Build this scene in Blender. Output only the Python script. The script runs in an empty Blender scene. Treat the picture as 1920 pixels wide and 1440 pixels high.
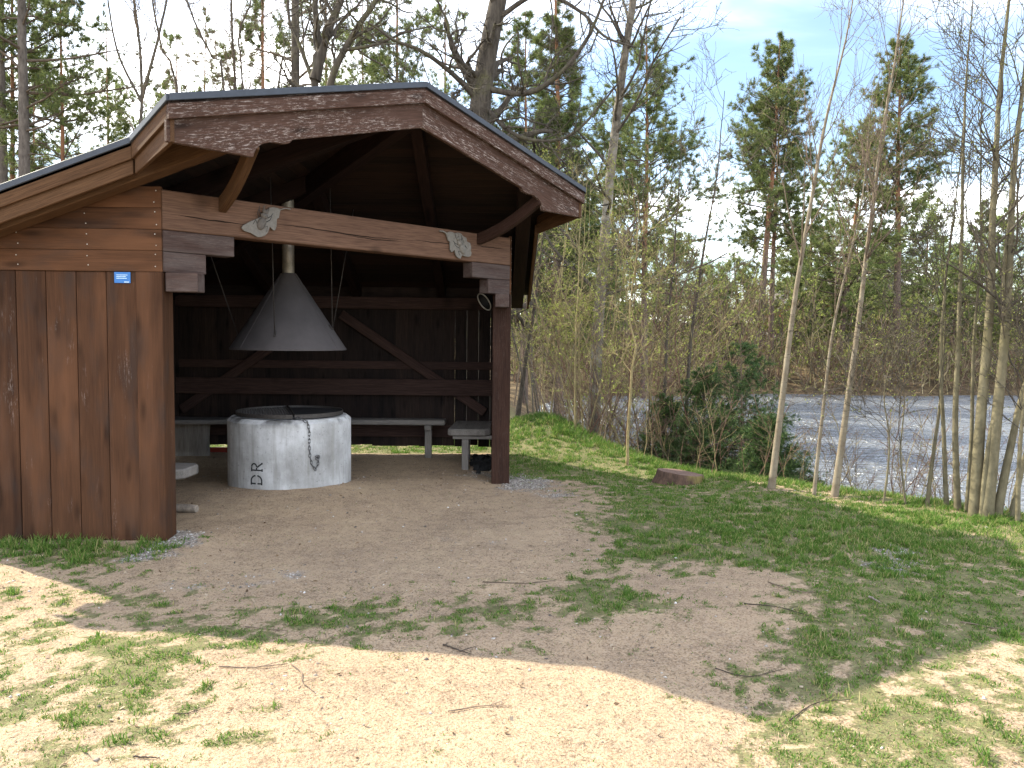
import bpy, math, numpy as np
from mathutils import Vector, Matrix
C = bpy.context
SC = C.scene
COL = SC.collection
RNG = np.random.default_rng(11)

# ------------------------------------------------------------------ camera
CAM_H, FPX = 1.55, 1472.5
YAW, PITCH, ROLL = 0.021413, -0.061555, 0.010938
def _cam():
    cy, sy, cp, sp = math.cos(YAW), math.sin(YAW), math.cos(PITCH), math.sin(PITCH)
    f = np.array([sy*cp, cy*cp, sp]); r0 = np.array([cy, -sy, 0]); u0 = np.cross(r0, f)
    r = r0*math.cos(ROLL)+u0*math.sin(ROLL); u = -r0*math.sin(ROLL)+u0*math.cos(ROLL)
    return f, r, u
FWD, RGT, UPV = _cam()
CAM0 = np.array([0, 0, CAM_H])
cd = bpy.data.cameras.new('camera'); cam = bpy.data.objects.new('camera', cd); COL.objects.link(cam)
cd.sensor_width = 36; cd.lens = FPX/1920*36; cd.clip_start = .05; cd.clip_end = 2000
M4 = Matrix.Identity(4)
for i in range(3):
    M4[i][0], M4[i][1], M4[i][2] = RGT[i], UPV[i], -FWD[i]
M4[2][3] = CAM_H
cam.matrix_world = M4
SC.camera = cam
def ray(x, y):
    return FWD+RGT*(x-960)/FPX+UPV*(720-y)/FPX
def P(x, y, Y):                      # world point seen in direction (x, y) at distance Y into the scene
    d = ray(x, y); return CAM0+d*(Y/d[1])
def PX(p):
    d = np.asarray(p, float)-CAM0; w = d@FWD
    return 960+FPX*(d@RGT)/w, 720-FPX*(d@UPV)/w

# ------------------------------------------------------------------ light
SUN = np.array([-1.04, .648, 1.0]); SUN /= np.linalg.norm(SUN)
SUN_EL = math.asin(SUN[2]); SUN_AZ = math.atan2(SUN[0], SUN[1])
w = bpy.data.worlds.new('World'); SC.world = w; w.use_nodes = True
def nodes(tree):
    tree.nodes.clear(); return tree
class NT:
    def __init__(s, tree): s.t = tree; tree.nodes.clear()
    def n(s, typ, ins=None, **props):
        nd = s.t.nodes.new(typ)
        for k, v in props.items(): setattr(nd, k, v)
        for k, v in (ins or {}).items():
            sock = nd.inputs[k]
            if isinstance(v, bpy.types.NodeSocket): s.t.links.new(v, sock)
            else: sock.default_value = v
        return nd
    def math(s, op, a, b=0.0, clamp=False):
        return s.n('ShaderNodeMath', {0: a, 1: b}, operation=op, use_clamp=clamp).outputs[0]
    def vmul(s, v, xyz):
        return s.n('ShaderNodeVectorMath', {0: v, 1: xyz}, operation='MULTIPLY').outputs[0]
    def vadd(s, v, xyz):
        return s.n('ShaderNodeVectorMath', {0: v, 1: xyz}, operation='ADD').outputs[0]
    def noise(s, vec, scale, detail=3.0, rough=.55, dist=0.0):
        return s.n('ShaderNodeTexNoise', {'Vector': vec, 'Scale': scale, 'Detail': detail, 'Roughness': rough, 'Distortion': dist}).outputs[0]
    def ramp(s, fac, stops, interp='LINEAR'):
        r = s.n('ShaderNodeValToRGB', {0: fac}); cr = r.color_ramp; cr.interpolation = interp
        while len(cr.elements) < len(stops): cr.elements.new(.5)
        for e, (p, c) in zip(cr.elements, stops):
            e.position = p; e.color = (*c, 1) if len(c) == 3 else c
        return r.outputs[0]
    def rng(s, v, a, b, c=0.0, d=1.0):
        return s.n('ShaderNodeMapRange', {0: v, 1: a, 2: b, 3: c, 4: d}, clamp=True).outputs[0]
    def mix(s, f, a, b, blend='MIX'):
        m = s.n('ShaderNodeMix', data_type='RGBA', blend_type=blend)
        for k, v in ((0, f), (6, a), (7, b)):
            if isinstance(v, bpy.types.NodeSocket): s.t.links.new(v, m.inputs[k])
            else: m.inputs[k].default_value = v if k == 0 else ((*v, 1) if len(v) == 3 else v)
        return m.outputs[2]
    def out(s, shader):
        o = s.n('ShaderNodeOutputMaterial'); s.t.links.new(shader, o.inputs[0])
    def bsdf(s, color, rough=.8, spec=.3, metal=0.0, bump=None, bump_s=.3, bump_d=.01):
        ins = {'Base Color': color if isinstance(color, bpy.types.NodeSocket) else (*color, 1), 'Roughness': rough, 'Specular IOR Level': spec, 'Metallic': metal}
        if bump is not None:
            ins['Normal'] = s.n('ShaderNodeBump', {'Height': bump, 'Strength': bump_s, 'Distance': bump_d}).outputs[0]
        return s.n('ShaderNodeBsdfPrincipled', ins).outputs[0]

SKY_STRENGTH, CLOUD_STRENGTH, SUN_STRENGTH = .09, 2.9, 3.6
t = NT(w.node_tree)
sky = t.n('ShaderNodeTexSky', sky_type='NISHITA', sun_disc=False)
sky.sun_elevation = SUN_EL; sky.sun_rotation = SUN_AZ; sky.air_density = 1.0; sky.dust_density = .6; sky.ozone_density = 1.5
bg = t.n('ShaderNodeBackground', {'Color': sky.outputs[0], 'Strength': SKY_STRENGTH})
gen = t.n('ShaderNodeTexCoord').outputs['Generated']
sp = t.n('ShaderNodeSeparateXYZ', {0: gen})
zc = t.math('MAXIMUM', t.math('ADD', sp.outputs[2], .12), .06)
cv = t.n('ShaderNodeCombineXYZ', {0: t.math('DIVIDE', sp.outputs[0], zc), 1: t.math('DIVIDE', sp.outputs[1], zc), 2: 0.0}).outputs[0]
rot = t.n('ShaderNodeMapping', {'Vector': cv, 'Rotation': (0, 0, .35), 'Scale': (.7, 1.25, 1), 'Location': (3.3, 1.22, 0)}).outputs[0]
cl = t.noise(rot, .85, 6, .52, .3)
cf = t.math('POWER', t.rng(cl, .30, .68), 3.6)
cloud = t.n('ShaderNodeBackground', {'Color': (1, .99, .97, 1), 'Strength': CLOUD_STRENGTH})
ms = t.n('ShaderNodeMixShader', {0: cf, 1: bg.outputs[0], 2: cloud.outputs[0]})
wo = t.n('ShaderNodeOutputWorld'); w.node_tree.links.new(ms.outputs[0], wo.inputs[0])
sl = bpy.data.lights.new('sun', 'SUN'); so = bpy.data.objects.new('sun', sl); COL.objects.link(so)
sl.energy = SUN_STRENGTH; sl.angle = math.radians(.53); sl.color = (1, .915, .72)
so.rotation_euler = Vector(-SUN).to_track_quat('-Z', 'Y').to_euler(); so.location = (-20, 10, 30)
SC.view_settings.view_transform = 'Standard'; SC.view_settings.look = 'None'
SC.view_settings.exposure = 1.9; SC.view_settings.gamma = 1
SC.cycles.use_denoising = True
SC.cycles.max_bounces = 6; SC.cycles.diffuse_bounces = 4; SC.cycles.transparent_max_bounces = 4
SC.cycles.sample_clamp_indirect = 4

# ------------------------------------------------------------------ helpers: meshes and objects
def tag(o, label=None, cat=None, group=None, kind=None):
    if label: o['label'] = label
    if cat: o['category'] = cat
    if group: o['group'] = group
    if kind: o['kind'] = kind
    return o
def empty(name, loc=(0, 0, 0), label=None, cat=None, group=None):
    o = bpy.data.objects.new(name, None); COL.objects.link(o); o.location = loc; o.empty_display_size = .2
    C.view_layer.update()
    return tag(o, label, cat, group)
def link(name, me, mat=None, parent=None):
    o = bpy.data.objects.new(name, me); COL.objects.link(o)
    if mat is not None and not me.materials: me.materials.append(mat)
    if parent is not None:
        o.parent = parent; o.matrix_parent_inverse = parent.matrix_world.inverted()
    return o
def npmesh(name, V, quads=None, tris=None, attrs=None, smooth=False, mats=None, midx=None):
    me = bpy.data.meshes.new(name)
    V = np.asarray(V, np.float32).reshape(-1, 3)
    nq = 0 if quads is None else len(quads); nt = 0 if tris is None else len(tris)
    me.vertices.add(len(V)); me.vertices.foreach_set('co', V.ravel())
    li = []
    if nq: li.append(np.asarray(quads, np.int32).ravel())
    if nt: li.append(np.asarray(tris, np.int32).ravel())
    li = np.concatenate(li)
    me.loops.add(len(li)); me.loops.foreach_set('vertex_index', li)
    st = np.concatenate([np.arange(nq)*4, nq*4+np.arange(nt)*3]).astype(np.int32)
    me.polygons.add(nq+nt); me.polygons.foreach_set('loop_start', st)
    if smooth: me.polygons.foreach_set('use_smooth', np.ones(nq+nt, bool))
    if midx is not None: me.polygons.foreach_set('material_index', np.asarray(midx, np.int32))
    me.update(calc_edges=True)
    for k, (typ, a) in (attrs or {}).items():
        at = me.attributes.new(k, typ, 'POINT')
        at.data.foreach_set('vector' if typ == 'FLOAT_VECTOR' else 'value', np.asarray(a, np.float32).ravel())
    for m in (mats or []): me.materials.append(m)
    return me

class MB:                                    # collects solids; every vertex carries grain coordinates 'gc'
    def __init__(s): s.v = []; s.f = []; s.g = []; s.n = 0
    def add(s, v, f, g=None):
        v = np.asarray(v, float)
        s.v.append(v); s.f += [tuple(i+s.n for i in q) for q in f]
        s.g.append(np.asarray(g, float) if g is not None else v.copy()); s.n += len(v)
    def box(s, c, ex, ey, ez, dims, along=0):
        c, ex, ey, ez = [np.asarray(a, float) for a in (c, ex, ey, ez)]
        h = np.asarray(dims)/2; L = []; G = []
        off = RNG.uniform(-40, 40, 3)
        for k in (-1, 1):
            for j in (-1, 1):
                for i in (-1, 1):
                    L.append(c+ex*h[0]*i+ey*h[1]*j+ez*h[2]*k); G.append(np.roll([h[0]*i, h[1]*j, h[2]*k], -along)+off)
        s.add(L, [(0, 2, 3, 1), (4, 5, 7, 6), (0, 1, 5, 4), (2, 6, 7, 3), (0, 4, 6, 2), (1, 3, 7, 5)], G)
    def abox(s, x0, x1, y0, y1, z0, z1, along=0):
        s.box(((x0+x1)/2, (y0+y1)/2, (z0+z1)/2), (1, 0, 0), (0, 1, 0), (0, 0, 1), (x1-x0, y1-y0, z1-z0), along)
    def prism(s, poly, o, ex, ey, ez, t0, t1, gdir=(1, 0)):     # polygon in the (ex, ey) plane, extruded along ez from t0 to t1
        o, ex, ey, ez = [np.asarray(a, float) for a in (o, ex, ey, ez)]
        off = RNG.uniform(-40, 40, 3); gd = np.array(gdir, float); gd /= np.linalg.norm(gd)
        V = []; G = []; n = len(poly)
        for tt in (t0, t1):
            for a, b in poly:
                V.append(o+ex*a+ey*b+ez*tt); G.append(np.array([a*gd[0]+b*gd[1], -a*gd[1]+b*gd[0], tt])+off)
        F = [tuple(range(n-1, -1, -1)), tuple(range(n, 2*n))]+[(i, (i+1) % n, n+(i+1) % n, n+i) for i in range(n)]
        s.add(V, F, G)
    def hexa(s, b, t, along=0, gc=None):      # two quads of points (bottom, top)
        V = list(b)+list(t); s.add(V, [(3, 2, 1, 0), (4, 5, 6, 7), (0, 1, 5, 4), (1, 2, 6, 5), (2, 3, 7, 6), (3, 0, 4, 7)], gc)
    def tube(s, pts, rad, k=8, caps=True):
        pts = np.asarray(pts, float); rad = np.broadcast_to(np.asarray(rad, float), (len(pts),))
        V, F = tubes(pts[None], rad[None], k)
        F = [tuple(q) for q in F]
        if caps:
            n = len(pts); F += [tuple(range(k-1, -1, -1)), tuple((n-1)*k+i for i in range(k))]
        ln = np.concatenate([[0], np.cumsum(np.linalg.norm(np.diff(pts, axis=0), axis=1))])
        g = np.repeat(ln, k); an = np.tile(np.arange(k)/k*2*math.pi, len(pts)); rr = np.repeat(rad, k)
        off = RNG.uniform(-40, 40, 3)
        s.add(V, F, np.stack([g, np.cos(an)*rr, np.sin(an)*rr], 1)+off)
    def lathe(s, prof, c, k=64, axis=None):
        c = np.asarray(c, float); V = []; n = len(prof)
        for r, z in prof:
            for i in range(k):
                a = 2*math.pi*i/k; V.append(c+np.array([r*math.cos(a), r*math.sin(a), z]))
        F = [(i*k+j, i*k+(j+1) % k, (i+1)*k+(j+1) % k, (i+1)*k+j) for i in range(n-1) for j in range(k)]
        s.add(V, F)
    def mesh(s, name):
        me = bpy.data.meshes.new(name)
        me.from_pydata([tuple(v) for v in np.concatenate(s.v)], [], s.f); me.update()
        at = me.attributes.new('gc', 'FLOAT_VECTOR', 'POINT'); at.data.foreach_set('vector', np.concatenate(s.g).astype(np.float32).ravel())
        return me
    def build(s, name, mat, parent=None, bevel=0.0, smooth=False):
        me = s.mesh(name); o = link(name, me, mat, parent)
        if smooth:
            me.polygons.foreach_set('use_smooth', np.ones(len(me.polygons), bool))
        if bevel:
            b = o.modifiers.new('bevel', 'BEVEL'); b.width = bevel; b.segments = 1; b.limit_method = 'ANGLE'
        return o

def tubes(Pt, R, k):
    Pt = np.asarray(Pt, float); R = np.asarray(R, float); m, n = Pt.shape[:2]
    T = np.gradient(Pt, axis=1); T /= np.linalg.norm(T, axis=2, keepdims=True)+1e-9
    D = Pt[:, -1]-Pt[:, 0]
    ref = np.where(np.abs(D[:, 2:3]) > .9*np.linalg.norm(D, axis=1, keepdims=True), [[1., 0, 0]], [[0, 0, 1.]])[:, None]
    A = np.cross(T, ref); A /= np.linalg.norm(A, axis=2, keepdims=True)+1e-9
    B = np.cross(T, A)
    an = np.arange(k)/k*2*math.pi
    V = Pt[:, :, None]+R[:, :, None, None]*(A[:, :, None]*np.cos(an)[:, None]+B[:, :, None]*np.sin(an)[:, None])
    i = np.arange(k); j = (i+1) % k
    base = (np.arange(m)[:, None, None]*n+np.arange(n-1)[None, :, None])*k
    F = np.stack([base+i, base+j, base+k+j, base+k+i], -1).reshape(-1, 4)
    return V.reshape(-1, 3), F

# value noise in numpy
def vn(x, y, seed=0):
    x = np.asarray(x, float); y = np.asarray(y, float)
    xi = np.floor(x).astype(np.int64); yi = np.floor(y).astype(np.int64); fx = x-xi; fy = y-yi
    fx = fx*fx*(3-2*fx); fy = fy*fy*(3-2*fy)
    def h(a, b):
        n = (a*374761393+b*668265263+seed*974634777) & 0xffffffff
        n = ((n ^ (n >> 13))*1274126177) & 0xffffffff
        return ((n ^ (n >> 16)) & 0xffff)/65535.
    return (h(xi, yi)*(1-fx)+h(xi+1, yi)*fx)*(1-fy)+(h(xi, yi+1)*(1-fx)+h(xi+1, yi+1)*fx)*fy
def fbm(x, y, seed=0, o=4):
    s = 0; a = .5; tot = 0
    for i in range(o):
        s = s+a*vn(x, y, seed+i*17); tot += a; a *= .5; x = np.asarray(x)*2.03; y = np.asarray(y)*2.03
    return s/tot
def sstep(a, b, v):
    t_ = np.clip((np.asarray(v, float)-a)/(b-a), 0, 1); return t_*t_*(3-2*t_)

# ------------------------------------------------------------------ materials
def mat(name):
    m = bpy.data.materials.new(name); m.use_nodes = True
    return m, NT(m.node_tree)
def wood(name, dark, light, fleck=0.0, grey=0.0, knots=True, rough=.75, streak=1.0, isl_a=.28, knot=.75, fz0=.36, blot=.0):
    m, t = mat(name)
    gc = t.n('ShaderNodeAttribute', attribute_name='gc').outputs['Vector']
    isl = t.n('ShaderNodeNewGeometry').outputs['Random Per Island']
    g1 = t.noise(t.vmul(gc, (1.3, 26, 26)), 1.0, 4, .6, .8)
    g2 = t.noise(t.vmul(gc, (6, 160, 160)), 1.0, 3, .6)
    big = t.noise(t.vmul(gc, (1.1, 3.5, 3.5)), 1.0, 3, .5)
    f = t.math('ADD', t.math('MULTIPLY', g1, .55*streak), t.math('MULTIPLY', big, .6))
    f = t.math('ADD', f, t.math('MULTIPLY', t.math('SUBTRACT', isl, .5), isl_a))
    col = t.ramp(f, [(.3, dark), (.52, tuple((a+b)/2 for a, b in zip(dark, light))), (.78, light)])
    col = t.mix(t.rng(g2, .35, .68, .0, .6-.3*(blot > 0)), col, tuple(c*.45 for c in dark))
    if blot:
        bl = t.noise(t.vmul(gc, (2.6, 7.5, 7.5)), 1.0, 3, .55); col = t.mix(t.rng(bl, .50, .70, 0, blot), col, (.030, .024, .022))
        b2 = t.noise(t.vadd(t.vmul(gc, (1.0, 4.0, 4.0)), (7.3, 2.1, 4.4)), 1.0, 3, .5); col = t.mix(t.rng(b2, .50, .72, 0, .7), col, tuple(a*1.45 for a in light))
    if knots:
        v = t.n('ShaderNodeTexVoronoi', {'Vector': t.vmul(gc, (2.3, 8.0, 2.0)), 'Scale': 1.0}, feature='F1')
        kf = t.rng(v.outputs['Distance'], .06, .24, knot, 0.0)
        col = t.mix(kf, col, tuple(c*.3 for c in dark))
    if grey:
        gr = t.noise(t.vmul(gc, (2.0, 12, 12)), 1.0, 4, .65)
        col = t.mix(t.rng(gr, .35, .75, 0, grey), col, (.27, .245, .235))
    if fleck:
        fl = t.noise(t.vmul(gc, (13, 95, 95)), 1.0, 5, .9)
        fz = t.noise(t.vmul(gc, (1.6, 6, 6)), 1.0, 3, .6)
        fm = t.math('MULTIPLY', t.rng(fl, .545, .60), t.rng(fz, fz0, fz0+.19))
        col = t.mix(t.math('MULTIPLY', fm, fleck), col, (.33, .28, .26))
    h = t.math('ADD', t.math('MULTIPLY', g2, .5), g1)
    t.out(t.bsdf(col, rough, .10, 0, h, .5, .004))
    return m
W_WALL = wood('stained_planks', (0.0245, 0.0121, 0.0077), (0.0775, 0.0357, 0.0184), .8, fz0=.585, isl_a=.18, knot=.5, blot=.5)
W_GABLE = wood('stained_boards', (0.0359, 0.0167, 0.0095), (0.0976, 0.0449, 0.0227), .0, isl_a=.24, blot=.4, knot=.55)
W_BEAM = wood('timber_beam', (0.0814, 0.0432, 0.0290), (0.1728, 0.0985, 0.0665), 0)
W_CORB = wood('timber_block', (0.0401, 0.0248, 0.0220), (0.0710, 0.0445, 0.0382), .1, .2)
W_FASC = wood('weathered_fascia', (0.0379, 0.0206, 0.0144), (0.0838, 0.0464, 0.0345), 1.0, 0)
W_RAKE = wood('brown_fascia', (0.0492, 0.0247, 0.0134), (0.1046, 0.0557, 0.0291), 0)
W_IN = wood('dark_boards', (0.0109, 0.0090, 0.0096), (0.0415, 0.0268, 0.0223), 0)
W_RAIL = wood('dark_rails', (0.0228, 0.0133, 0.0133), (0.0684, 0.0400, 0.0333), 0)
W_RAFT = wood('dark_rafter', (.006, .004, .004), (.022, .011, .009), 0)  # near-black timber colour for most rafters and the hip beam
W_GREY = wood('weathered_bench', (0.0936, 0.0848, 0.0760), (0.2016, 0.1872, 0.1728), .3, .4)
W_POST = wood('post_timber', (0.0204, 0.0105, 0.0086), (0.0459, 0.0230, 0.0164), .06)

def simple(name, col, rough=.6, metal=0.0, spec=.4, var=.25, scale=8, bump=.0):
    m, t = mat(name)
    ob = t.n('ShaderNodeTexCoord').outputs['Object']
    n = t.noise(ob, scale, 5, .65)
    c = t.mix(t.rng(n, .3, .7), tuple(x*(1-var) for x in col), tuple(min(1, x*(1+var)) for x in col))
    t.out(t.bsdf(c, rough, spec, metal, n if bump else None, bump, .01))
    return m
M_FELT = simple('roof_felt', (.022, .025, .030), .95, 0, .08, .3, 60, .3)
M_TRIM = simple('dark_metal_trim', (.040, .048, .065), .6, .1, .4, .15, 20)
M_STEEL = simple('hood_steel', (0.0598, 0.0518, 0.0535), .8, 0, .5, .2, 5)
M_PIPE = simple('flue_metal', (.27, .24, .20), .5, .5, .5, .3, 14)
M_IRON = simple('dark_iron', (.055, .048, .045), .6, .5, .5, .35, 40, .2)
M_BLACK = simple('sooty_plate', (.012, .012, .014), .65, .2, .4, .4, 20)
M_CHAIN = simple('chain_steel', (.16, .16, .165), .45, .8, .5, .3, 60)
M_BLUE = simple('blue_enamel', (0.0096, 0.1240, 0.4000), .35, 0, .5, .04, 3)
M_WHITE = simple('white_print', (.55, .72, .80), .5, 0, .4, .05, 3)
M_INK = simple('stencil_ink', (.03, .032, .035), .8, 0, .2, .4, 90)
M_COAL = simple('charcoal', (.010, .010, .011), .9, 0, .3, .5, 60, .6)
M_LEAF = simple('carved_leaf', (0.1631, 0.1474, 0.1317), .75, 0, .3, .2, 40, .2)
M_BEETLE = simple('carved_beetle', (.105, .09, .08), .7, 0, .3, .25, 50, .2)
M_STONE = simple('stone_chips', (.36, .33, .31), .85, 0, .3, .5, 9)

# concrete ring
M_CONC, t = mat('concrete')
ob = t.n('ShaderNodeTexCoord').outputs['Object']
a = t.noise(ob, 2.2, 5, .6); b = t.noise(t.vmul(ob, (7, 7, 2.2)), 1.0, 5, .65); c_ = t.noise(ob, 38, 4, .7)
col = t.ramp(t.math('ADD', t.math('MULTIPLY', a, .6), t.math('MULTIPLY', b, .4)), [(.32, (.20, .195, .19)), (.5, (.37, .37, .375)), (.66, (.60, .605, .63))])
col = t.mix(t.rng(c_, .60, .72, 0, .55), col, (.13, .13, .135))
v = t.n('ShaderNodeTexVoronoi', {'Vector': ob, 'Scale': 26.0}); pit = t.rng(v.outputs['Distance'], .10, .2, 1, 0)
pz = t.rng(t.noise(ob, 3.1, 2), .48, .6)
col = t.mix(t.math('MULTIPLY', pit, t.math('MULTIPLY', pz, .7)), col, (.12, .12, .125))
z = t.n('ShaderNodeSeparateXYZ', {0: ob}).outputs[2]
st_ = t.noise(t.vmul(ob, (16, 16, 1.2)), 1.0, 4, .6)
col = t.mix(t.rng(st_, .54, .68, 0, .42), col, (.19, .18, .155))
so_ = t.math('MULTIPLY', t.rng(z, .66, .735), t.rng(t.noise(ob, 4.5, 3), .50, .60))
col = t.mix(t.math('MULTIPLY', so_, .85), col, (.03, .028, .027))
t.out(t.bsdf(col, .85, .25, 0, t.math('SUBTRACT', c_, t.math('MULTIPLY', pit, pz)), .35, .008))

# soffit boards: 'gc' = (along, across, -)
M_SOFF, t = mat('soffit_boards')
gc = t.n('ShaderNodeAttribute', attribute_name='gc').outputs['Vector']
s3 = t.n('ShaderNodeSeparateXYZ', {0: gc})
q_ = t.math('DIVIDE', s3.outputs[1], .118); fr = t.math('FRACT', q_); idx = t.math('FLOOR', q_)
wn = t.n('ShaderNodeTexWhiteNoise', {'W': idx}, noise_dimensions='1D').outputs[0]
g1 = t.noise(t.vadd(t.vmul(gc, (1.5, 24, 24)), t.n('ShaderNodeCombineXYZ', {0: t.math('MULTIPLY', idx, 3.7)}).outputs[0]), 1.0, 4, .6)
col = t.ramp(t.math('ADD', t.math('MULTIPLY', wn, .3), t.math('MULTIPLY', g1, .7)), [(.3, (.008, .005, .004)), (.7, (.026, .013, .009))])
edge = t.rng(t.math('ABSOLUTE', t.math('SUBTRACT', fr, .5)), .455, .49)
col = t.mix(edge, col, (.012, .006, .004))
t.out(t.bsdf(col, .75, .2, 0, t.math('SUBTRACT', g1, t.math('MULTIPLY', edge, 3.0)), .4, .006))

# ------------------------------------------------------------------ terrain
WATER_Z = -1.32
SHORE = np.array([(2.0, 33), (1.9, 25), (2.5, 16.5), (3.1, 12.9), (4.2, 10.9), (5.4, 9.7), (6.6, 8.6), (8.0, 7.3), (10.5, 4.8), (16, 0), (40, -14), (120, -30), (160, 20),
                  (120, 41), (60, 43), (40, 40.6), (30, 41.2), (22, 39.6), (14, 39.9), (8, 38.2), (4, 37)], float)
def shore_d(x, y):                            # signed distance to the lake, positive on land
    x = np.asarray(x, float); y = np.asarray(y, float)
    d = np.full(np.shape(x), 1e9); ins = np.zeros(np.shape(x), bool)
    n = len(SHORE)
    for i in range(n):
        ax, ay = SHORE[i]; bx, by = SHORE[(i+1) % n]
        vx, vy = bx-ax, by-ay
        tt = np.clip(((x-ax)*vx+(y-ay)*vy)/(vx*vx+vy*vy), 0, 1)
        d = np.minimum(d, np.hypot(x-ax-tt*vx, y-ay-tt*vy))
        c1 = (ay > y) != (by > y)
        with np.errstate(divide='ignore', invalid='ignore'):
            xi = ax+(y-ay)*vx/(vy if vy else 1e-9)
        ins ^= c1 & (x < xi)
    return np.where(ins, -d, d)
def gz(x, y):
    x = np.asarray(x, float); y = np.asarray(y, float)
    z = .035*(fbm(x*.9, y*.9, 5, 3)-.5)*2
    z = z+.016*(fbm(x*4.2, y*4.2, 15, 3)-.5)*sstep(30, 16, y)+.125*np.exp(-((x+2.0)/.95)**2-((y-7.55)/.75)**2)
    z = z+.30*np.exp(-((x-.75)/.85)**2-((y-12.0)/1.2)**2)-.13*np.exp(-((x-1.7)/1.2)**2-((y-9.0)/.95)**2)
    z = z-.03*np.clip(x-3.2, 0, 4)
    z = z+.02*np.clip(y-13, 0, 40)*sstep(2, -6, x)
    far = np.clip(-.55+(y-40)*.085, -.8, 3.2)+.5*(fbm(x*.08, y*.08, 9, 3)-.5)
    k = sstep(16, 38, y)
    z = z*(1-k)+far*k
    sd = shore_d(x, y); wid = np.where(y > 30, 1.3, 2.6)
    tt = np.clip(sd/wid, 0, 1)
    z = -1.55+(z+1.55)*(1-(1-tt)**1.8)
    return np.where(sd < 0, -1.55-np.clip(-sd*.3, 0, 1.2), z)
def G(x, y, zoff=0.0):                         # where the ray of a picture point meets the terrain
    d = ray(x, y); ts = np.linspace(1.5, 90, 1800)
    pts = CAM0+d*ts[:, None]; below = pts[:, 2] < gz(pts[:, 0], pts[:, 1])+zoff
    i = int(np.argmax(below)) if below.any() else len(ts)-1
    return pts[i]
def onz(x, y): return np.array([x, y, float(gz(x, y))])

# ================================================================== SHELTER
Q = math.sqrt(.5); U = np.array([Q, Q, 0]); N_ = np.array([Q, -Q, 0]); Z = np.array([0, 0, 1.])
X1, Y1, CX = -2.417, 5.782, 2.563; X2, Y2 = X1+CX, Y1+CX
P1 = np.array([X1, Y1, 0]); BL = CX/Q
AP = np.array([X1+CX/2, Y1+CX/2, 0])+N_*.779; ZA = 3.5825; SL = .3804; TG = 2.078
XW, XE = -4.20, -4.40
def zr(x, y): return min(ZA+SL*(x-AP[0]), ZA-SL*(y-AP[1]))
def mir(p): return np.array([X2-(p[1]-Y1), Y2-(p[0]-X1), p[2]])
YB, YE = mir((XW, Y1, 0))[1], mir((XE, Y1, 0))[1]
LT = AP-U*TG; NL = LT-N_*.613; L3 = np.array([XE, NL[1], 0])
RT, NR, R3 = mir(LT), mir(NL), mir(L3); HC = np.array([XE, YE, 0])
shelter = empty('shelter', (X1+CX/2-.6, Y1+CX/2+.6, 0), 'brown stained timber barbecue shelter with felt roof and open corner front', 'shelter')

M_NAIL = simple('nail_head', (.42, .40, .37), .4, .6, .5, .2, 50)
def mplanks(boards, name, m, mirror=False, bevel=.003, parent=shelter, nails=None):
    mb = MB()
    for fn in boards: fn(mb)
    nf = len(mb.f)
    if nails: nails(mb)
    if mirror:
        mb.v = [np.array([mir(p) for p in v]) for v in mb.v]; mb.f = [tuple(reversed(f)) for f in mb.f]
    o = mb.build(name, m, parent, bevel)
    if nails:
        o.data.materials.append(M_NAIL)
        for p_ in list(o.data.polygons)[nf:]: p_.material_index = 1
    return o

# plank walls; each built on the camera-side leg and mirrored over the entrance axis
def vwall(mb):
    x = X1-.192; i = 0
    while x > XW+.01:
        x0 = max(x-.208+RNG.uniform(-.012, .012), XW)
        mb.abox(x0+.0022, x-.0022, Y1+RNG.uniform(0, .005), Y1+.028+RNG.uniform(-.003, .003), .015+RNG.uniform(-.01, .01), 1.982, 2); x = x0
def hboards(mb):
    top = lambda x: zr(x, Y1)-.05
    for z0, z1 in ((1.983, 2.134), (2.136, 2.286), (2.288, 2.439), (2.441, 2.592)):
        rect = [(XW, z0), (X1, z0), (X1, z1), (XW, z1)]; out = []
        for a, b in zip(rect, rect[1:]+rect[:1]):
            da, db = top(a[0])-a[1], top(b[0])-b[1]
            if da >= 0: out.append(a)
            if da*db < 0: f = da/(da-db); out.append((a[0]+(b[0]-a[0])*f, a[1]+(b[1]-a[1])*f))
        if len(out) > 2: mb.prism(out[::-1], (0, Y1, 0), (1, 0, 0), (0, 0, 1), (0, 1, 0), -.012, .02)
mplanks([vwall], 'wall', W_WALL)
mplanks([vwall], 'wall', W_WALL, True)
def nails(mb):
    for z0, z1 in ((1.983, 2.134), (2.136, 2.286), (2.288, 2.439), (2.441, 2.592)):
        for x in (-2.46, -2.955, -3.45, -3.94):
            for z_ in (z0+.035, z1-.035):
                if z_ < zr(x, Y1)-.09:
                    xx, zz_ = x+RNG.uniform(-.012, .012), z_+RNG.uniform(-.01, .01); mb.abox(xx-.0042, xx+.0042, Y1-.0145, Y1-.010, zz_-.0042, zz_+.0042)
mplanks([hboards], 'gable_boarding', W_GABLE, nails=nails)
mplanks([hboards], 'gable_boarding', W_GABLE, True, nails=nails)
def post(mb): mb.abox(X1-.192, X1, Y1-.014, Y1+.178, -.12, 1.9815, 2)
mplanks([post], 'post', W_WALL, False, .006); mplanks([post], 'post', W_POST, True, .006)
for x, y in ((XW+.09, Y1+.12), (X2-.12, YB-.09), (XW+.09, YB-.09)):
    m_ = MB(); m_.abox(x-.07, x+.07, y-.07, y+.07, -.1, 1.95, 2); m_.build('post', W_IN, shelter, .005)
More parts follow.
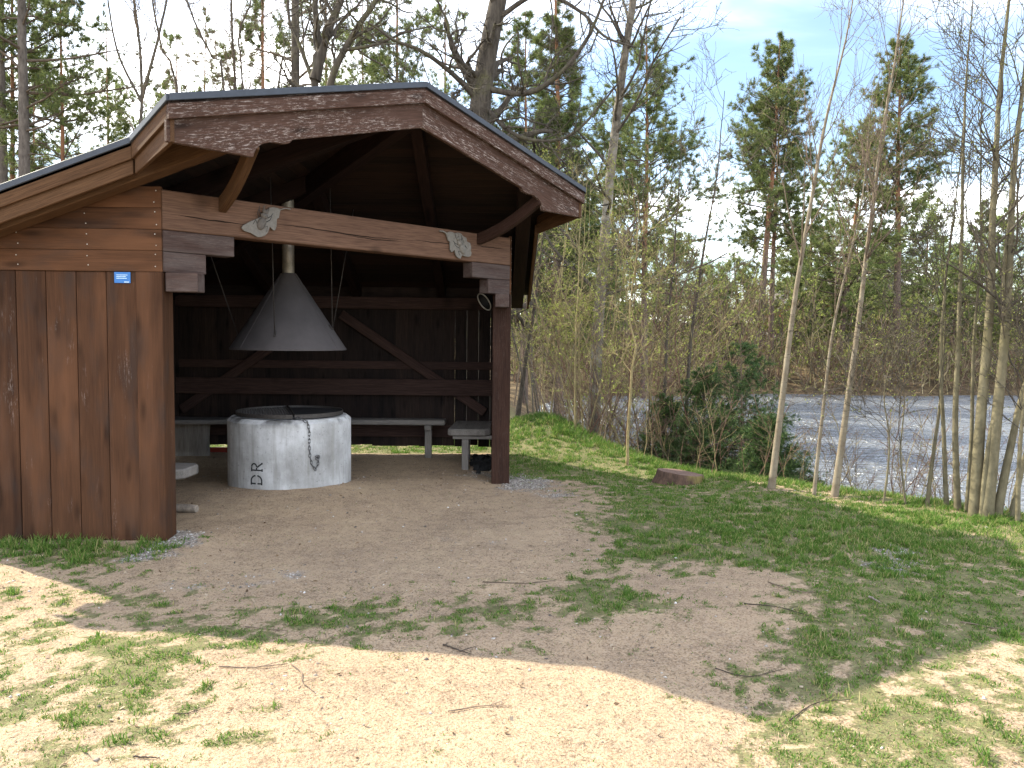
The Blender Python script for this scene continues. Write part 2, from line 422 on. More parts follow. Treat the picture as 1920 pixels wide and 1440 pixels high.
# far walls with gaps under the boards
def swall(mb):
    y = Y1+.03
    while y < YB-.02:
        w_ = .15+RNG.uniform(-.012, .012); gp = .002
        mb.abox(XW, XW+.025, y+gp, min(y+w_, YB)-gp, .1+RNG.uniform(-.015, .015), zr(XW, 8)-.06, 2); y += w_
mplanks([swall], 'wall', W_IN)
mb = MB(); x = XW+.03; 
while x < X2-.001:
    w_ = .152; gp = .0022 if x > -.62 else (.0009 if x > -1.0 else .0004)
    mb.abox(x+gp, min(x+w_, X2-.03)-gp, YB, YB+.025, .115+RNG.uniform(-.012, .012), 2.0, 2); x += w_
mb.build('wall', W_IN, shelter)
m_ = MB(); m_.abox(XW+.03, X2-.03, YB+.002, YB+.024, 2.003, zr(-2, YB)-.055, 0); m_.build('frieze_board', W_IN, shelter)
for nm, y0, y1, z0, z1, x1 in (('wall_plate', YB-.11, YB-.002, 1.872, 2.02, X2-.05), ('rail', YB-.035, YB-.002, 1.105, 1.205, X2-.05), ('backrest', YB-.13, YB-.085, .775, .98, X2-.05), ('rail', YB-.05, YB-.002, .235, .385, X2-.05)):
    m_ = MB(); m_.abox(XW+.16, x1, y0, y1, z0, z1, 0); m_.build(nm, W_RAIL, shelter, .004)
m_ = MB(); m_.abox(XW+.16, -3.25, YB-.06, YB-.002, -.03, .075, 0); m_.build('sill_board', wood('red_sill', (.15, .02, .012), (.28, .045, .03)), shelter, .004)
for sgn, (xa, za), (xb, zb) in ((1, (-1.97, 1.80), (-.13, .56)), (-1, (-2.25, 1.80), (-4.0, .56))):
    a_, b_ = np.array([xa, YB-.062, za]), np.array([xb, YB-.062, zb]); e = b_-a_; ln = np.linalg.norm(e); e /= ln
    m_ = MB(); m_.box((a_+b_)/2, e, (0, 1, 0), np.cross(e, (0, 1, 0)), (ln, .04, .115), 0); m_.build('brace', W_RAIL, shelter, .004)

# entrance beam, corbels, knees
m_ = MB(); m_.box(P1+U*BL/2-N_*.075+Z*2.431, U, -N_, Z, (BL+.004, .15, .287), 0); beam = m_.build('lintel_beam', W_BEAM, shelter, .008)
# drying crack along the beam, a thin dark groove strip let into its face
cp = [(0, 2.405), (.18, 2.402), (.36, 2.395), (.55, 2.394), (.62, 2.393), (.93, 2.425), (1.05, 2.428), (1.25, 2.423), (1.55, 2.412), (1.75, 2.408), (2.05, 2.413), (2.3, 2.428), (2.55, 2.432), (2.75, 2.438), (3.05, 2.452), (3.3, 2.452), (3.6, 2.452)]
m_ = MB()
for seg in (cp[:6], cp[5:12], [(1.6, 2.399), (1.85, 2.393), (2.0, 2.396), (2.2, 2.405)], cp[11:15], cp[14:]):
    ss = np.linspace(0, 1, 24); xs = np.interp(ss, np.linspace(0, 1, len(seg)), [a[0] for a in seg]); zs = np.interp(ss, np.linspace(0, 1, len(seg)), [a[1] for a in seg])+.0035*(vn(xs*17, xs*0, 3)-.5)*2
    hw = .0042*np.sin(np.pi*np.clip(ss, .04, .96))*(.6+.8*vn(xs*9, xs*0, 8))
    poly = list(zip(xs, zs+hw))+list(zip(xs[::-1], (zs-hw)[::-1]))
    m_.prism(poly, P1, U, Z, N_, -.004, .0015)
m_.build('crack', simple('crack_shadow', (.018, .011, .008), .95, 0, .1, .2), beam)
def corbs(k):
    def f(mb):
        l, z0, z1, tk = ((.546, 2.133, 2.284, .14), (.32, 1.983, 2.130, .135))[k]
        mb.box(P1+U*(l/2+.004)-N_*(tk/2-.003)+Z*(z0+z1)/2, U, -N_, Z, (l, tk, z1-z0), 0)
    return f
def corb3(mb): mb.abox(X1+.012, X1+.245, Y1+.012, Y1+.155, 1.842, 1.981, 0)
for mi in (False, True):
    for k in (0, 1): mplanks([corbs(k)], 'corbel', W_CORB, mi, .005)
    mplanks([corb3], 'corbel', W_CORB, mi, .005)
def knee(mb):
    a_ = P1+U*.47-N_*.07+Z*2.50; b_ = AP-U*1.47-N_*.06+Z*2.86; n = 9; V = []
    side = np.cross((b_-a_)/np.linalg.norm(b_-a_), Z); side /= np.linalg.norm(side)
    for i in range(n):
        f = i/(n-1); c = a_*(1-f)+b_*f-Z*.05*math.sin(math.pi*f)
        up = np.array([0, 0, 1.])*.058-(b_-a_)*.02
        V.append([c-side*.03-up, c+side*.03-up, c+side*.03+up, c-side*.03+up])
    for i in range(n-1):
        pass
    vv = np.array(V).reshape(-1, 3); F = [(0, 3, 2, 1)]+[(i*4+j, i*4+(j+1) % 4, (i+1)*4+(j+1) % 4, (i+1)*4+j) for i in range(n-1) for j in range(4)]+[((n-1)*4, (n-1)*4+1, (n-1)*4+2, (n-1)*4+3)]
    g = np.stack([np.repeat(np.linspace(0, .8, n), 4), np.tile([-.03, .03, .03, -.03], n), np.tile([-.07, -.07, .07, .07], n)], 1)
    mb.add(vv, F, g)
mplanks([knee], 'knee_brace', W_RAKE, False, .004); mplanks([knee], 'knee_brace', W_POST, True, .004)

# roof: felt on a boarded deck
def zz(p, d=0.0): return np.array([p[0], p[1], zr(p[0], p[1])+d])
polyA = [AP, LT, NL, L3, HC]; polyB = [AP, HC, R3, NR, RT]
def slab(d0, d1, grow=0.0):
    mb = MB()
    for poly, al in ((polyA, 0), (polyB, 1)):
        top = [zz(p, d1) for p in poly]; bot = [zz(p, d0) for p in poly]; n = len(poly)
        V = bot+top; g = [(p[1], p[0], 0) if al == 0 else (p[0], p[1]+3.33, 0) for p in V]
        F = [tuple(range(n)), tuple(range(2*n-1, n-1, -1))]+[(i, n+i, n+(i+1) % n, (i+1) % n) for i in range(n)]
        mb.add(V, F, g)
    return mb
roof = slab(-.016, .004).build('roof', M_FELT, shelter)
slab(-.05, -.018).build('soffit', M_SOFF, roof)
mb = MB()
for a_, b_ in ((L3, NL), (NL, LT), (LT, AP), (AP, RT), (RT, NR), (NR, R3)):
    e = (b_-a_)[:2]; o_ = np.array([-(e[1]), e[0], 0])/np.linalg.norm(e)*-1
    if o_@(AP-np.array([-2.5, 8.5, 0])) < 0: pass
    A0, B0 = zz(a_), zz(b_); o_ = o_*.016
    b4 = [A0-Z*.034-o_*.6, B0-Z*.034-o_*.6, B0-Z*.034+o_, A0-Z*.034+o_]; t4 = [A0+Z*.012-o_*1.6, B0+Z*.012-o_*1.6, B0+Z*.012+o_, A0+Z*.012+o_]
    mb.hexa(b4, t4)
mb.build('drip_edge', M_TRIM, roof, .003)
zf = lambda s: ZA-.269*abs(s)
for sg in (1, -1):
    up = [(-TG, zf(TG)-.02), (0, ZA-.02), (0, 3.428), (-TG, 2.88)]
    lo = [(-TG+.0, 2.89), (0, 3.44), (0, 3.236), (-1.186, 2.922), (-1.215, 2.890), (-1.25, 2.879), (-1.36, 2.872), (-1.42, 2.850), (-1.455, 2.825), (-1.478, 2.79), (-1.492, 2.747), (-TG, 2.747)]
    for nm, pl, t0, t1 in (('fascia_board', up, -.045, 0.0), ('fascia_board', lo, -.075, -.038)):
        pl = [(a if sg == 1 else -a, b) for a, b in pl]
        m_ = MB(); m_.prism(pl, AP, U, Z, N_, t0, t1, (1, .265*sg)); m_.build(nm, W_FASC, roof, .003)
def ret(k):
    def f(mb):
        a_, b_ = LT-N_*.03, NL.copy(); d0 = ((.02, .140), (.132, .276))[k]; d1 = ((.02, .136), (.128, .234))[k]; off = (.0, .022)[k]
        i = U*.026; A0, B0 = zz(LT)-N_*.03+U*off, zz(NL)+U*off
        mb.hexa([A0-Z*d0[1], A0-Z*d0[1]+i, B0-Z*d1[1]+i, B0-Z*d1[1]], [A0-Z*d0[0], A0-Z*d0[0]+i, B0-Z*d1[0]+i, B0-Z*d1[0]], 0, [(0, 0, 0), (0, .02, 0), (.6, .02, 0), (.6, 0, 0), (0, 0, .13), (0, .02, .13), (.6, .02, .13), (.6, 0, .13)])
    return f
def rake(k):
    def f(mb):
        d = ((.02, .137), (.13, .234))[k]; off = (0, .022)[k]; A0, B0 = zz(L3)+np.array([0, off, 0]), zz(NL)+np.array([0, off, 0]); i = np.array([0, .026, 0]); o = RNG.uniform(-9, 9)
        g = [(0, 0, 0), (2, 0, 0), (2, .02, 0), (0, .02, 0), (0, 0, .12), (2, 0, .12), (2, .02, .12), (0, .02, .12)]
        mb.hexa([A0-Z*d[1], B0-Z*d[1], B0-Z*d[1]+i, A0-Z*d[1]+i], [A0-Z*d[0], B0-Z*d[0], B0-Z*d[0]+i, A0-Z*d[0]+i], 0, np.array(g)+o)
    return f
for mi in (False, True):
    for k in (0, 1):
        mplanks([ret(k)], 'fascia_board', W_RAKE, mi, .003, roof); mplanks([rake(k)], 'fascia_board', W_RAKE, mi, .003, roof)
# rafters (camera-side plane runs along X; mirrored ones along Y) and the hip beam
def rafter(y, w_=.12, h_=.18):
    def f(mb):
        x0 = XE+.06; x1 = AP[0]-(y-AP[1]) if y > AP[1] else AP[0]-AP[1]+y-.1
        x1 -= .06; V0 = [(x0, y-w_/2), (x1, y-w_/2), (x1, y+w_/2), (x0, y+w_/2)]; zA_ = lambda x: ZA+SL*(x-AP[0])
        b = [np.array([a, c, zA_(a)-.052-h_]) for a, c in V0]; tp = [np.array([a, c, zA_(a)-.052]) for a, c in V0]
        g = [(0, 0, 0), (3, 0, 0), (3, .1, 0), (0, .1, 0), (0, 0, .2), (3, 0, .2), (3, .1, .2), (0, .1, .2)]
        mb.hexa(b, tp, 0, np.array(g)+RNG.uniform(-9, 9))
    return f
for y in (5.655, 6.62, 7.7, 8.78, 9.8):
    for mi in (False, True):
        mplanks([rafter(y, .15 if y < 6 else .10, .20 if y < 6 else .16)], 'rafter', W_RAKE if (y < 6 and not mi) else W_RAFT, mi, .004)
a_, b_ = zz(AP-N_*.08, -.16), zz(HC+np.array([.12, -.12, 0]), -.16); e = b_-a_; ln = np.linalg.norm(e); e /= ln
m_ = MB(); m_.box((a_+b_)/2, e, U, np.cross(e, U), (ln, .12, .2), 0); m_.build('hip_beam', W_RAFT, shelter, .004)

# ------------------------------------------------------------------ things on and in the shelter
# blue notice
sg = empty('notice_sign', (-2.705, Y1-.002, 1.94), 'small blue notice with white lines of print screwed to plank wall', 'sign')
m_ = MB(); m_.abox(-2.763, -2.647, Y1-.006, Y1-.001, 1.899, 1.978); m_.build('panel', M_BLUE, sg, .001)
for z0, w_ in ((1.957, .078), (1.945, .068), (1.933, .074)):
    m_ = MB(); x = -2.746
    while x < -2.746+w_:
        l = RNG.uniform(.004, .012); m_.abox(x, min(x+l, -2.746+w_), Y1-.0075, Y1-.006, z0-.0022, z0+.0022); x += l+.0018
    m_.build('text_line', M_WHITE, sg)
m_ = MB()
for i in range(5): m_.abox(-2.691+i*.0072, -2.691+i*.0072+.0058, Y1-.0075, Y1-.006, 1.9035, 1.9095)
m_.build('logo', M_WHITE, sg)
# carved leaf-and-beetle plaques on the beam
LO = [(1.028, 2.559), (0.986, 2.562), (0.95, 2.551), (0.932, 2.545), (0.909, 2.55), (0.876, 2.553), (0.838, 2.544), (0.818, 2.526), (0.78, 2.474), (0.737, 2.448), (0.694, 2.428), (0.652, 2.405), (0.611, 2.38), (0.602, 2.361), (0.616, 2.342), (0.646, 2.332), (0.674, 2.33), (0.705, 2.315), (0.733, 2.302), (0.761, 2.305), (0.796, 2.319), (0.822, 2.345), (0.84, 2.394), (0.857, 2.38), (0.872, 2.367), (0.886, 2.373), (0.898, 2.403), (0.903, 2.465), (0.92, 2.472), (0.923, 2.491), (0.929, 2.521), (0.935, 2.535), (0.962, 2.546), (0.986, 2.553), (1.028, 2.55)]
RO = [(2.62, 2.55), (2.669, 2.552), (2.715, 2.537), (2.757, 2.552), (2.792, 2.55), (2.811, 2.538), (2.858, 2.553), (2.897, 2.549), (2.929, 2.524), (2.973, 2.51), (2.977, 2.476), (3.022, 2.465), (3.038, 2.423), (3.03, 2.393), (3.043, 2.37), (3.035, 2.34), (3.003, 2.326), (2.951, 2.328), (2.915, 2.336), (2.903, 2.315), (2.891, 2.3), (2.864, 2.306), (2.832, 2.33), (2.814, 2.38), (2.789, 2.361), (2.774, 2.354), (2.758, 2.375), (2.752, 2.455), (2.731, 2.461), (2.719, 2.497), (2.704, 2.524), (2.669, 2.539), (2.624, 2.539)]
def ellipsoid(mb, c, ax, ay, az, r, k=14, n=9):
    V = []; 
    for i in range(n):
        th = math.pi*i/(n-1)
        for j in range(k):
            ph = 2*math.pi*j/k
            V.append(c+ax*r[0]*math.cos(th)+ay*r[1]*math.sin(th)*math.cos(ph)+az*r[2]*math.sin(th)*math.sin(ph))
    mb.add(V, [(i*k+j, i*k+(j+1) % k, (i+1)*k+(j+1) % k, (i+1)*k+j) for i in range(n-1) for j in range(k)])
def plaque(out, body, label, dark):
    ce = P1+U*np.mean([a for a, b in out])+Z*np.mean([b for a, b in out])
    r = empty('leaf_plaque', ce, label, 'plaque', 'carved plaques on the entrance beam')
    m_ = MB(); m_.prism(out, P1, U, Z, N_, .012, .026); m_.build('leaf', M_LEAF, r, .002)
    m_ = MB(); at = lambda p, h=.03: P1+U*p[0]+Z*p[1]+N_*h
    ab, th, hd = [np.array(p) for p in body]; d = th-ab; d = d/np.linalg.norm(d); e1 = U*d[0]+Z*d[1]; e2 = np.cross(N_, e1)
    ellipsoid(m_, at(ab), e1, e2, N_, (.054, .036, .022)); ellipsoid(m_, at(th), e1, e2, N_, (.026, .033, .02)); ellipsoid(m_, at(hd), e1, e2, N_, (.018, .026, .017))
    for s in (-1, 1):
        m_.tube([at(hd)+e1*.012+e2*s*.014, at(hd)+e1*.032+e2*s*.026, at(hd)+e1*.05+e2*s*.014], [.006, .005, .003], 6)
    bt = m_.build('beetle', M_BEETLE if dark else M_LEAF, r, 0, True)
    for s in (-1, 1):
        for q0, q1, q2 in ((.03, .055, .085), (-.005, .02, .055), (-.05, -.03, -.075)):
            b0 = at(th, .027)+e1*(q0-.035)+e2*s*.03; b1 = at(th, .027)+e1*(q1-.03)+e2*s*.055; b2 = at(th, .027)+e1*(q2-.03)+e2*s*.062
            m_ = MB(); m_.tube([b0, b1, b2], [.0028, .0028, .002], 5); m_.build('beetle_leg', M_INK, bt)
plaque(LO, [(0.765, 2.41), (0.789, 2.473), (0.797, 2.505)], 'pale carved oak leaf carrying a dark beetle with stalk pointing right', True)
plaque(RO, [(2.914, 2.394), (2.874, 2.455), (2.858, 2.494)], 'dull carved oak leaf with same-coloured beetle and stalk pointing left', False)

# concrete fire ring with grate
RC = np.array([-2.045, 7.86, 0]); RR = .595; RZ = .735
fire = empty('fire_ring', (RC[0], RC[1], 0), 'round grey concrete fire ring with iron grate, chain and stencilled letters', 'fire pit')
m_ = MB(); m_.lathe([(RR, -.15), (RR, RZ-.035), (RR-.006, RZ-.028), (RR-.04, RZ), (RR-.115, RZ), (RR-.115, RZ-.03), (RR-.12, -.1)], RC, 96); m_.build('ring', M_CONC, fire, 0, True)
fire_ring_o = fire.children[0]; md = fire_ring_o.modifiers.new('es', 'EDGE_SPLIT'); md.split_angle = math.radians(28)
m_ = MB(); m_.lathe([(0.001, .12), (.3, .13), (RR-.12, .1)], RC, 40); m_.build('ash_bed', M_COAL, fire)
sa = math.radians(-72)                       # direction of the joint between both halves
jd = np.array([math.cos(sa), math.sin(sa), 0]); jn = np.array([-jd[1], jd[0], 0])   # jn points to the right/back half
GR = .505; GZ = RZ+.012
def half(a0, a1, r, k=30): return [np.array([math.cos(a), math.sin(a), 0])*r for a in np.linspace(a0, a1, k)]
for nm, a0, a1, sgn in (('grate', sa-math.pi, sa, -1), ('cover_plate', sa, sa+math.pi, 1)):
    arc = half(a0, a1, GR); m_ = MB(); c0 = RC+jn*sgn*.012
    ring_ = arc+[arc[0]]
    V = []; 
    n = len(arc)
    for p_ in arc:
        d = p_/GR
        for rr, z_ in ((GR, GZ), (GR, GZ+.038), (GR-.007, GZ+.038), (GR-.007, GZ)): V.append(c0+d*rr+Z*z_)
    F = [(i*4+j, (i+1)*4+j, (i+1)*4+(j+1) % 4, i*4+(j+1) % 4) for i in range(n-1) for j in range(4)]
    m_.add(V, F)
    m_.box(c0+Z*(GZ+.019), jd, jn, Z, (2*GR, .007, .038))
    if sgn == -1:
        for k in range(1, 40):
            o = -k*.0245*sgn*-1
            off = k*.025
            if off < GR-.02:
                h = math.sqrt(GR*GR-off*off)-.008
                m_.box(c0-jn*off+Z*(GZ+.02), jd, jn, Z, (2*h, .0035, .0035))
            sx = -GR+k*.025
            h = math.sqrt(max(GR*GR-sx*sx, 0))-.008
            if h > .01: m_.box(c0+jd*sx-jn*h/2+Z*(GZ+.016), jd, jn, Z, (.0035, h, .0035))
        g = m_.build(nm, M_IRON, fire)
    else:
        m_.build(nm, M_IRON, fire)
        pl = MB(); pl.prism([(p_@jd, p_@jn) for p_ in half(a0, a1, GR-.008)], c0+Z*(GZ+.012), jd, jn, Z, 0, .006); pl.build('plate', M_BLACK, fire)
# chain from the grate to an eye bolt
ang = lambda x: math.asin(max(-1, min(1, x/RR)))
def onring(dx, z, off=.006):
    a = ang(dx); return RC+np.array([math.sin(a)*(RR+off), -math.cos(a)*(RR+off), z])
path = [onring(.19, GZ+.012, -.09), onring(.25, GZ+.004, -.035), onring(.292, RZ-.02, .008), onring(.305, .64), onring(.305, .5), onring(.31, .40), onring(.325, .32), onring(.35, .275), onring(.372, .31), onring(.375, .375), onring(.368, .40, .03)]
path = np.array(path); cum = np.concatenate([[0], np.cumsum(np.linalg.norm(np.diff(path, axis=0), axis=1))])
m_ = MB(); nl = int(cum[-1]/.033); 
for i in range(nl):
    s0 = (i+.5)*cum[-1]/nl; c = np.array([np.interp(s0, cum, path[:, k]) for k in range(3)]); c2 = np.array([np.interp(s0+.005, cum, path[:, k]) for k in range(3)])
    tg = c2-c; tg /= np.linalg.norm(tg)+1e-9; rad = c-RC; rad[2] = 0; rad /= np.linalg.norm(rad); sd = np.cross(tg, rad); sd /= np.linalg.norm(sd)
    pl = sd if i % 2 else rad
    pts = [c+tg*.0235*math.cos(a)+pl*.0105*math.sin(a)+rad*.008 for a in np.linspace(0, 2*math.pi, 13)]
    m_.tube(pts, .0038, 5, False)
m_.build('chain', M_CHAIN, fire, 0, True)
m_ = MB(); cc = onring(.365, .385, .02); rad = cc-RC; rad[2] = 0; rad /= np.linalg.norm(rad); sd = np.cross(Z, rad)
m_.tube([cc+sd*.022*math.cos(a)+Z*.022*math.sin(a)+rad*.004 for a in np.linspace(0, 2*math.pi, 17)], .006, 6, False); m_.tube([cc-rad*.03, cc+rad*.008], .006, 6); m_.build('eye_bolt', M_CHAIN, fire, 0, True)
# stencilled letters, turned on their side
def letter(strokes, x0, z0, hgt, wdt, wd):
    m_ = MB()
    for st in strokes:
        st = np.array(st, float)
        dense = [st[0]]
        for a_, b_ in zip(st[:-1], st[1:]):
            for f in np.linspace(0, 1, 6)[1:]: dense.append(a_*(1-f)+b_*f)
        st = np.array(dense); tg = np.gradient(st, axis=0); tg /= np.linalg.norm(tg, axis=1, keepdims=True)+1e-9; nr = np.stack([-tg[:, 1]*hgt/wdt, tg[:, 0]], 1)
        nr = np.stack([-tg[:, 1], tg[:, 0]], 1)
        V = []
        for (a_, b_), (na, nb) in zip(st, nr):
            for s in (-1, 1):
                lx, ly = a_*wdt+na*wd*s/2, b_*hgt+nb*wd*s/2        # letter space: lx across, ly up
                V.append(onring(x0-ly, z0+lx, .0025))
        n = len(st); m_.add(V, [(2*i, 2*i+1, 2*i+3, 2*i+2) for i in range(n-1)])
    return m_
arc = lambda cx, cy, rx, ry, a0, a1, n=9: [(cx+rx*math.cos(math.radians(a)), cy+ry*math.sin(math.radians(a))) for a in np.linspace(a0, a1, n)]
Dl = [[(.14, 0), (.14, .40)], [(.14, .56), (.14, 1)], [(0, 1), (.4, 1)], [(0, 0), (.4, 0)], [(.40, 1)]+arc(.42, .5, .52, .5, 85, 10), arc(.42, .5, .52, .5, -10, -85)+[(.40, 0)]]
Rl = [[(.14, 0), (.14, 1)], [(0, 1), (.45, 1)], [(0, 0), (.3, 0)], arc(.48, .76, .38, .24, 88, -88), [(.22, .52), (.42, .52)], [(.45, .5), (.9, 0)], [(.8, 0), (1.0, .02)]]
lx0 = PX((0, 0, 0))
m_ = letter(Dl, -.115, .135, .105, .095, .014); m_.build('letter_d', M_INK, fire)
m_ = letter(Rl, -.110, .262, .105, .085, .014); m_.build('letter_r', M_INK, fire)

# smoke hood hung over the ring
HP = np.array([-2.04, 7.80, 0])
hood = empty('smoke_hood', HP+Z*1.4, 'grey steel cone smoke hood hanging above the concrete fire ring', 'smoke hood')
m_ = MB(); m_.lathe([(.555, 1.388), (.555, 1.402), (.553, 1.405), (.075, 2.135), (.072, 2.135), (.549, 1.405), (.549, 1.388), (.555, 1.388)], HP, 64); o = m_.build('cone', M_STEEL, hood, 0, True); md = o.modifiers.new('es', 'EDGE_SPLIT'); md.split_angle = math.radians(25)
m_ = MB(); m_.lathe([(.058, 2.12), (.058, 3.0)], HP, 32); m_.lathe([(.06, 2.44), (.0605, 2.45), (.06, 2.46)], HP, 32); m_.build('flue_pipe', M_PIPE, hood, 0, True)
for az_ in (math.radians(-128), math.radians(-20)):
    a_ = HP+np.array([math.cos(az_)*.5545, math.sin(az_)*.5545, 1.405]); b_ = HP+np.array([math.cos(az_)*.0765, math.sin(az_)*.0765, 2.135]); e = b_-a_; ln = np.linalg.norm(e); e /= ln; sd = np.array([-math.sin(az_), math.cos(az_), 0])
    m_ = MB(); m_.box((a_+b_)/2, e, sd, np.cross(e, sd), (ln, .022, .004)); m_.build('seam', M_STEEL, hood, .001)
    for f in (.08, .3, .52, .74, .93):
        m_ = MB(); ellipsoid(m_, a_*(1-f)+b_*f+np.cross(e, sd)*-.002, e, sd, np.cross(e, sd), (.006, .006, .004), 8, 5); m_.build('rivet', M_STEEL, hood, 0, True)
for dx, dy, tx, ty in ((-.47, -.02, -.78, -.3), (0.0, -.47, -.02, -.52), (.42, -.05, .42, -.05), (.35, .28, .55, .5)):
    m_ = MB(); r_ = math.hypot(dx, dy); zc_ = 1.405+(.553-r_)*(2.135-1.405)/.478
    b0 = HP+np.array([dx, dy, zc_]); o_ = np.array([dx, dy, 0])/r_*.02
    top = HP+np.array([tx, ty, 0]); top[2] = zr(top[0], top[1])-.06
    m_.tube([b0+o_+Z*.0, top], .005, 6); m_.build('hanging_rod', M_IRON, hood, 0, True)
    m_ = MB(); m_.tube([b0-o_*.6+Z*.03, b0+o_*.3-Z*.005, b0+o_*1.5-Z*.012, b0+o_*1.5+Z*.012], .008, 6); m_.build('hook', M_IRON, hood, 0, True)

# benches
def bench(label, seat, legs, name='bench', extra=None):
    r = empty(name, (seat[0][0], seat[0][1], 0), label, 'bench')
    m_ = MB(); n = len(seat[0:]); m_.prism([(a, b) for a, b in seat[2]], (0, 0, 0), (1, 0, 0), (0, 1, 0), Z, seat[1][0], seat[1][1], seat[3]); m_.build('seat', W_GREY, r, .012)
    for l in legs: 
        m_ = MB(); m_.abox(*l, 2); m_.build('leg', W_GREY, r, .006)
    for l in (extra or []):
        m_ = MB(); m_.abox(*l, 0); m_.build('bearer', W_GREY, r, .006)
    return r
bench('short grey weathered bench along right wall beside the open corner', ((-.3, 9.6), (.378, .458), [(-.55, 9.14), (-.50, 9.09), (-.12, 9.08), (-.05, 9.14), (-.02, YB-.14), (-.50, YB-.14)], (0, 1)),
      [(-.385, -.305, 9.14, 9.22, -.1, .335), (-.385, -.305, 9.75, 9.83, -.1, .335)], extra=[(-.49, -.03, 9.13, 9.21, .335, .376), (-.49, -.03, 9.75, 9.83, .335, .376)])
bb = bench('long grey weathered bench along the plank wall behind fire ring', ((-2.4, 9.9), (.425, .487), [(-3.35, 9.70), (-2.6, 9.735), (-1.6, 9.72), (-.62, 9.73), (-.62, YB-.14), (-3.35, YB-.14)], (1, 0)),
      [(-.875, -.79, 9.78, 9.86, -.1, .36)], extra=[(-.875, -.79, 9.72, 9.95, .365, .423)])
m_ = MB(); m_.prism([(-4.02, -.08), (-3.56, -.08), (-3.575, .2), (-3.56, .415), (-4.02, .405)], (0, 9.78, 0), (1, 0, 0), Z, (0, 1, 0), 0, .09, (0, 1)); m_.build('slab_support', W_GREY, bb, .01)
m_ = MB(); m_.prism([(-4.05, 9.55), (-3.1, 9.68), (-3.1, 9.98), (-4.05, 9.98)], (0, 0, 0), (1, 0, 0), (0, 1, 0), Z, .425, .48); m_.build('seat', W_GREY, bb, .01)
bench('pale weathered bench end just showing behind the left post', ((-3.3, 6.3), (.375, .455), [(-4.0, 6.18), (-2.60, 6.18), (-2.475, 6.28), (-2.455, 6.52), (-2.51, 6.60), (-4.0, 6.6)], (1, 0)),
      [(-3.9, -3.8, 6.25, 6.5, -.1, .375), (-3.0, -2.9, 6.25, 6.5, -.1, .375)])
# dome lamp by the right post
LP = P(908, 566, 8.95)
lamp = empty('dome_lamp', LP, 'small black dome lamp with pale rim beside the right post', 'lamp')
dn = np.array([-.72, -.45, -.53]); dn /= np.linalg.norm(dn); s1 = np.cross(dn, Z); s1 /= np.linalg.norm(s1); s2 = np.cross(s1, dn)
m_ = MB(); V = []; k = 24
for i in range(8):
    th = math.pi/2*i/7
    for j in range(k):
        ph = 2*math.pi*j/k; V.append(LP+(s1*math.cos(ph)+s2*math.sin(ph))*.105*math.cos(th*.97)-dn*.10*math.sin(th))
m_.add(V, [(i*k+j, i*k+(j+1) % k, (i+1)*k+(j+1) % k, (i+1)*k+j) for i in range(7) for j in range(k)]); m_.build('shade', M_BLACK, lamp, 0, True)
m_ = MB(); m_.tube([LP+(s1*math.cos(a)+s2*math.sin(a))*.107 for a in np.linspace(0, 2*math.pi, 33)], .007, 6, False); m_.build('rim', simple('pale_rim', (.42, .40, .36), .5), lamp, 0, True)
# firewood and charcoal
m_ = MB(); lg = np.array([-2.575, 6.62, float(gz(-2.575, 6.62))+.03]); m_.tube([lg+np.array([-.2, .03, 0]), lg+np.array([0, 0, .003]), lg+np.array([.065, -.01, 0])], [.036, .037, .034], 12); M_BIRCHLOG = simple('birch_log_bark', (.24, .20, .165), .8, 0, .3, .45, 18)
log = m_.build('firewood_log', M_BIRCHLOG, None, .002); tag(log, 'short split birch log lying on sand beside the left post', 'log')
m_ = MB(); V = []
ellipsoid(m_, np.array([-.14, 9.45, -.02]), np.array([1., 0, 0]), np.array([0, 1., 0]), Z, (.13, .36, .07))
for i in range(60):
    c = np.array([RNG.normal(-.14, .06), RNG.normal(9.45, .2), .0]); c[2] = float(gz(c[0], c[1]))+RNG.uniform(0, .09)*max(0, 1-abs(c[1]-9.45)/.45)
    e = RNG.normal(size=3); e /= np.linalg.norm(e); f_ = np.cross(e, RNG.normal(size=3)); f_ /= np.linalg.norm(f_); m_.box(c, e, f_, np.cross(e, f_), RNG.uniform(.03, .09, 3))
tag(m_.build('charcoal_heap', M_COAL, None, .004), 'black heap of charcoal under the short bench', 'charcoal')

# ================================================================== GROUND, WATER
def axis(a0, a1, st, lo, hi, gr=1.12):
    c = list(np.arange(a0, a1+1e-6, st)); s = st
    while c[-1] < hi: s = min(s*gr, 12); c.append(c[-1]+s)
    s = st; d = []
    x = a0
    while x > lo: s = min(s*gr, 12); x -= s; d.append(x)
    return np.array(d[::-1]+c)
gxs = axis(-4.6, 6.6, .045, -260, 260); gys = axis(1.6, 12.5, .045, -60, 420)
GX, GY = np.meshgrid(gxs, gys); GZ_ = gz(GX, GY)
GV = np.stack([GX, GY, GZ_], -1).reshape(-1, 3)
nx, ny = len(gxs), len(gys)
ii = (np.arange(ny-1)[:, None]*nx+np.arange(nx-1)[None]).ravel()
GQ = np.stack([ii, ii+1, ii+nx+1, ii+nx], 1)
def pxs(x, y):                                  # picture coordinates of ground points (for laying out turf and bare soil)
    d = np.stack([x, y, 0*x-CAM_H], -1); w_ = np.maximum(d@FWD, .2)
    return 960+FPX*(d@RGT)/w_, 720-FPX*(d@UPV)/w_
